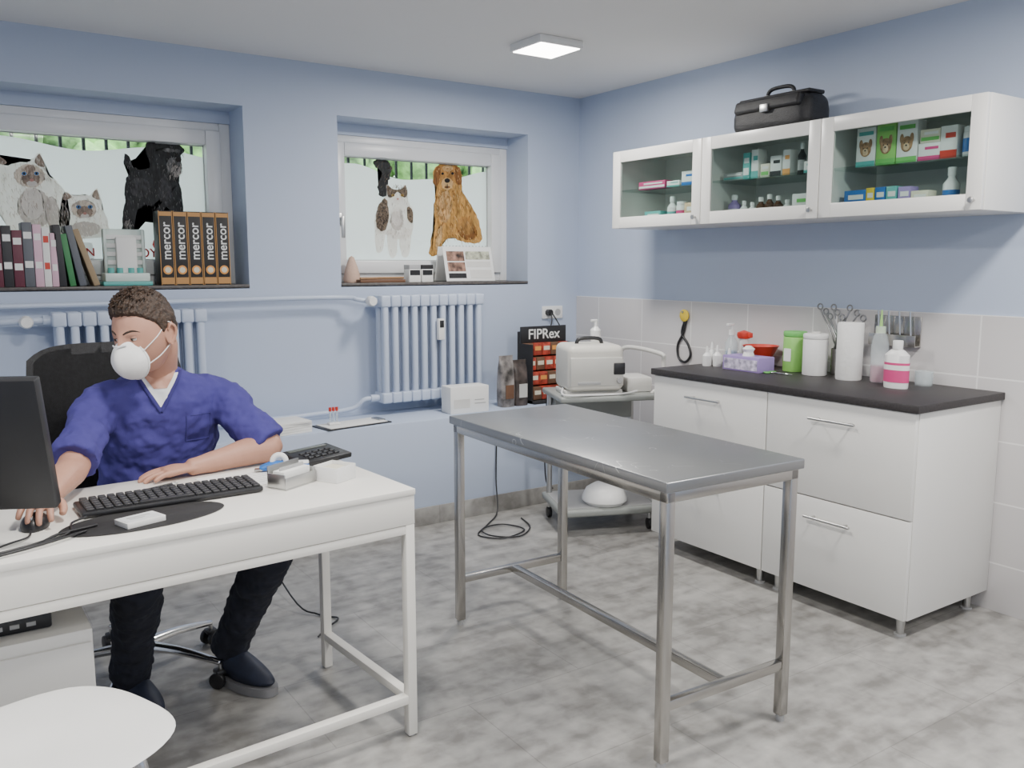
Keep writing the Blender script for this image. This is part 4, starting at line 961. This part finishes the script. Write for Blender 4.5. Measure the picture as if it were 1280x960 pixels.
b=B('disinfectant_bottle',(3.28,2.045,ZC)); b.lathe([(0,0),(.05,0),(.052,.01),(.052,.135),(.03,.155),(.016,.16)],(0,0,0),WP,sx=.62); b.cyl((0,0,.158),(0,0,.195),.02,WP,bev=.003)
b.lathe([(.0535,.025),(.0535,.105)],(0,0,0),PINK,sx=.63); b.lathe([(.0538,.075),(.0538,.095)],(0,0,0),PAPER,sx=.635); b.done()
b=B('glass_jar',(3.44,2.02,ZC)); b.lathe([(0,0),(.035,0),(.037,.06),(.033,.06),(.032,.006),(0,.006)],(0,0,0),GLASSJ); b.done()
b=B('instrument_cup',(3.455,2.45,ZC)); b.lathe([(0,0),(.03,0),(.03,.12),(.028,.12),(.028,.004),(0,.004)],(0,0,0),STEEL)
DST=mat('dark_instrument_steel',(.35,.35,.35),.3,1.)
for k in range(9):
    a=k*.9; dx,dy=.018*math.cos(a),.018*math.sin(a); tp=V((dx*1.0,-.11+.028*k,.25+.022*(k%3)))
    b.tube([(dx*.5,dy*.5,.01),V((dx,dy,.12)),tp],.004,DST,n=2,seg=8); b.torus(tp+V((0,0,.013)),.013,.0035,DST,rot=RY(90),seg=14)
b.done()
b=B('steel_rack',(3.495,2.20,1.05)); b.box(-.02,.024,-.11,.11,0,.006,STEEL,.001); b.box(.018,.0245,-.11,.11,0,.13,STEEL,.002); b.box(-.022,-.018,-.11,.11,0,.05,STEEL,.001)
for y in (-.08,-.03,.02,.07): b.cyl((0,y,.006),(0,y+.012,.15),.004,CHROME)
b.done()
b=B('scissors',(3.24,2.59,ZC+.001)); 
b.tube([(0,-.06,.004),(0,.02,.004),(.01,.05,.004)],.003,CHROME,n=2); b.tube([(.0,-.06,.004),(.01,.02,.004),(-.01,.05,.004)],.003,CHROME,n=2); b.torus((.02,.065,.004),.014,.003,GREENP); b.torus((-.02,.065,.004),.014,.003,GREENP); b.done()
b=B('stethoscope'); X=XR-.018
b.cyl((XR-.01,3.48,1.14),(XR-.04,3.48,1.14),.006,ALU); b.lathe([(0,0),(.032,0),(.034,.008),(.02,.016),(0,.018)],(X,3.48,1.12),YEL,rot=RY(-90))
b.tube([(X,3.475,1.10),(X,3.50,1.02),(X,3.45,.96),(X,3.43,.90),(X,3.47,.86),(X,3.52,.88),(X,3.53,.95),(X,3.49,1.02),(X,3.47,1.09)],.007,BLACK,n=6); b.done()

# ------------------------------------------------ world & camera
w=bpy.data.worlds.new('World'); bpy.context.scene.world=w; w.use_nodes=True
bg=w.node_tree.nodes['Background']; bg.inputs[0].default_value=(.88,.94,1,1); bg.inputs[1].default_value=6.5
cam=bpy.data.cameras.new('Camera'); co=bpy.data.objects.new('Camera',cam); link(co)
co.location=(0,0,1.40); co.rotation_euler=(math.radians(90-7.82),0,math.radians(-34.01))
cam.sensor_width=36; cam.lens=36*1085/1280; cam.clip_start=.05
bpy.context.scene.camera=co
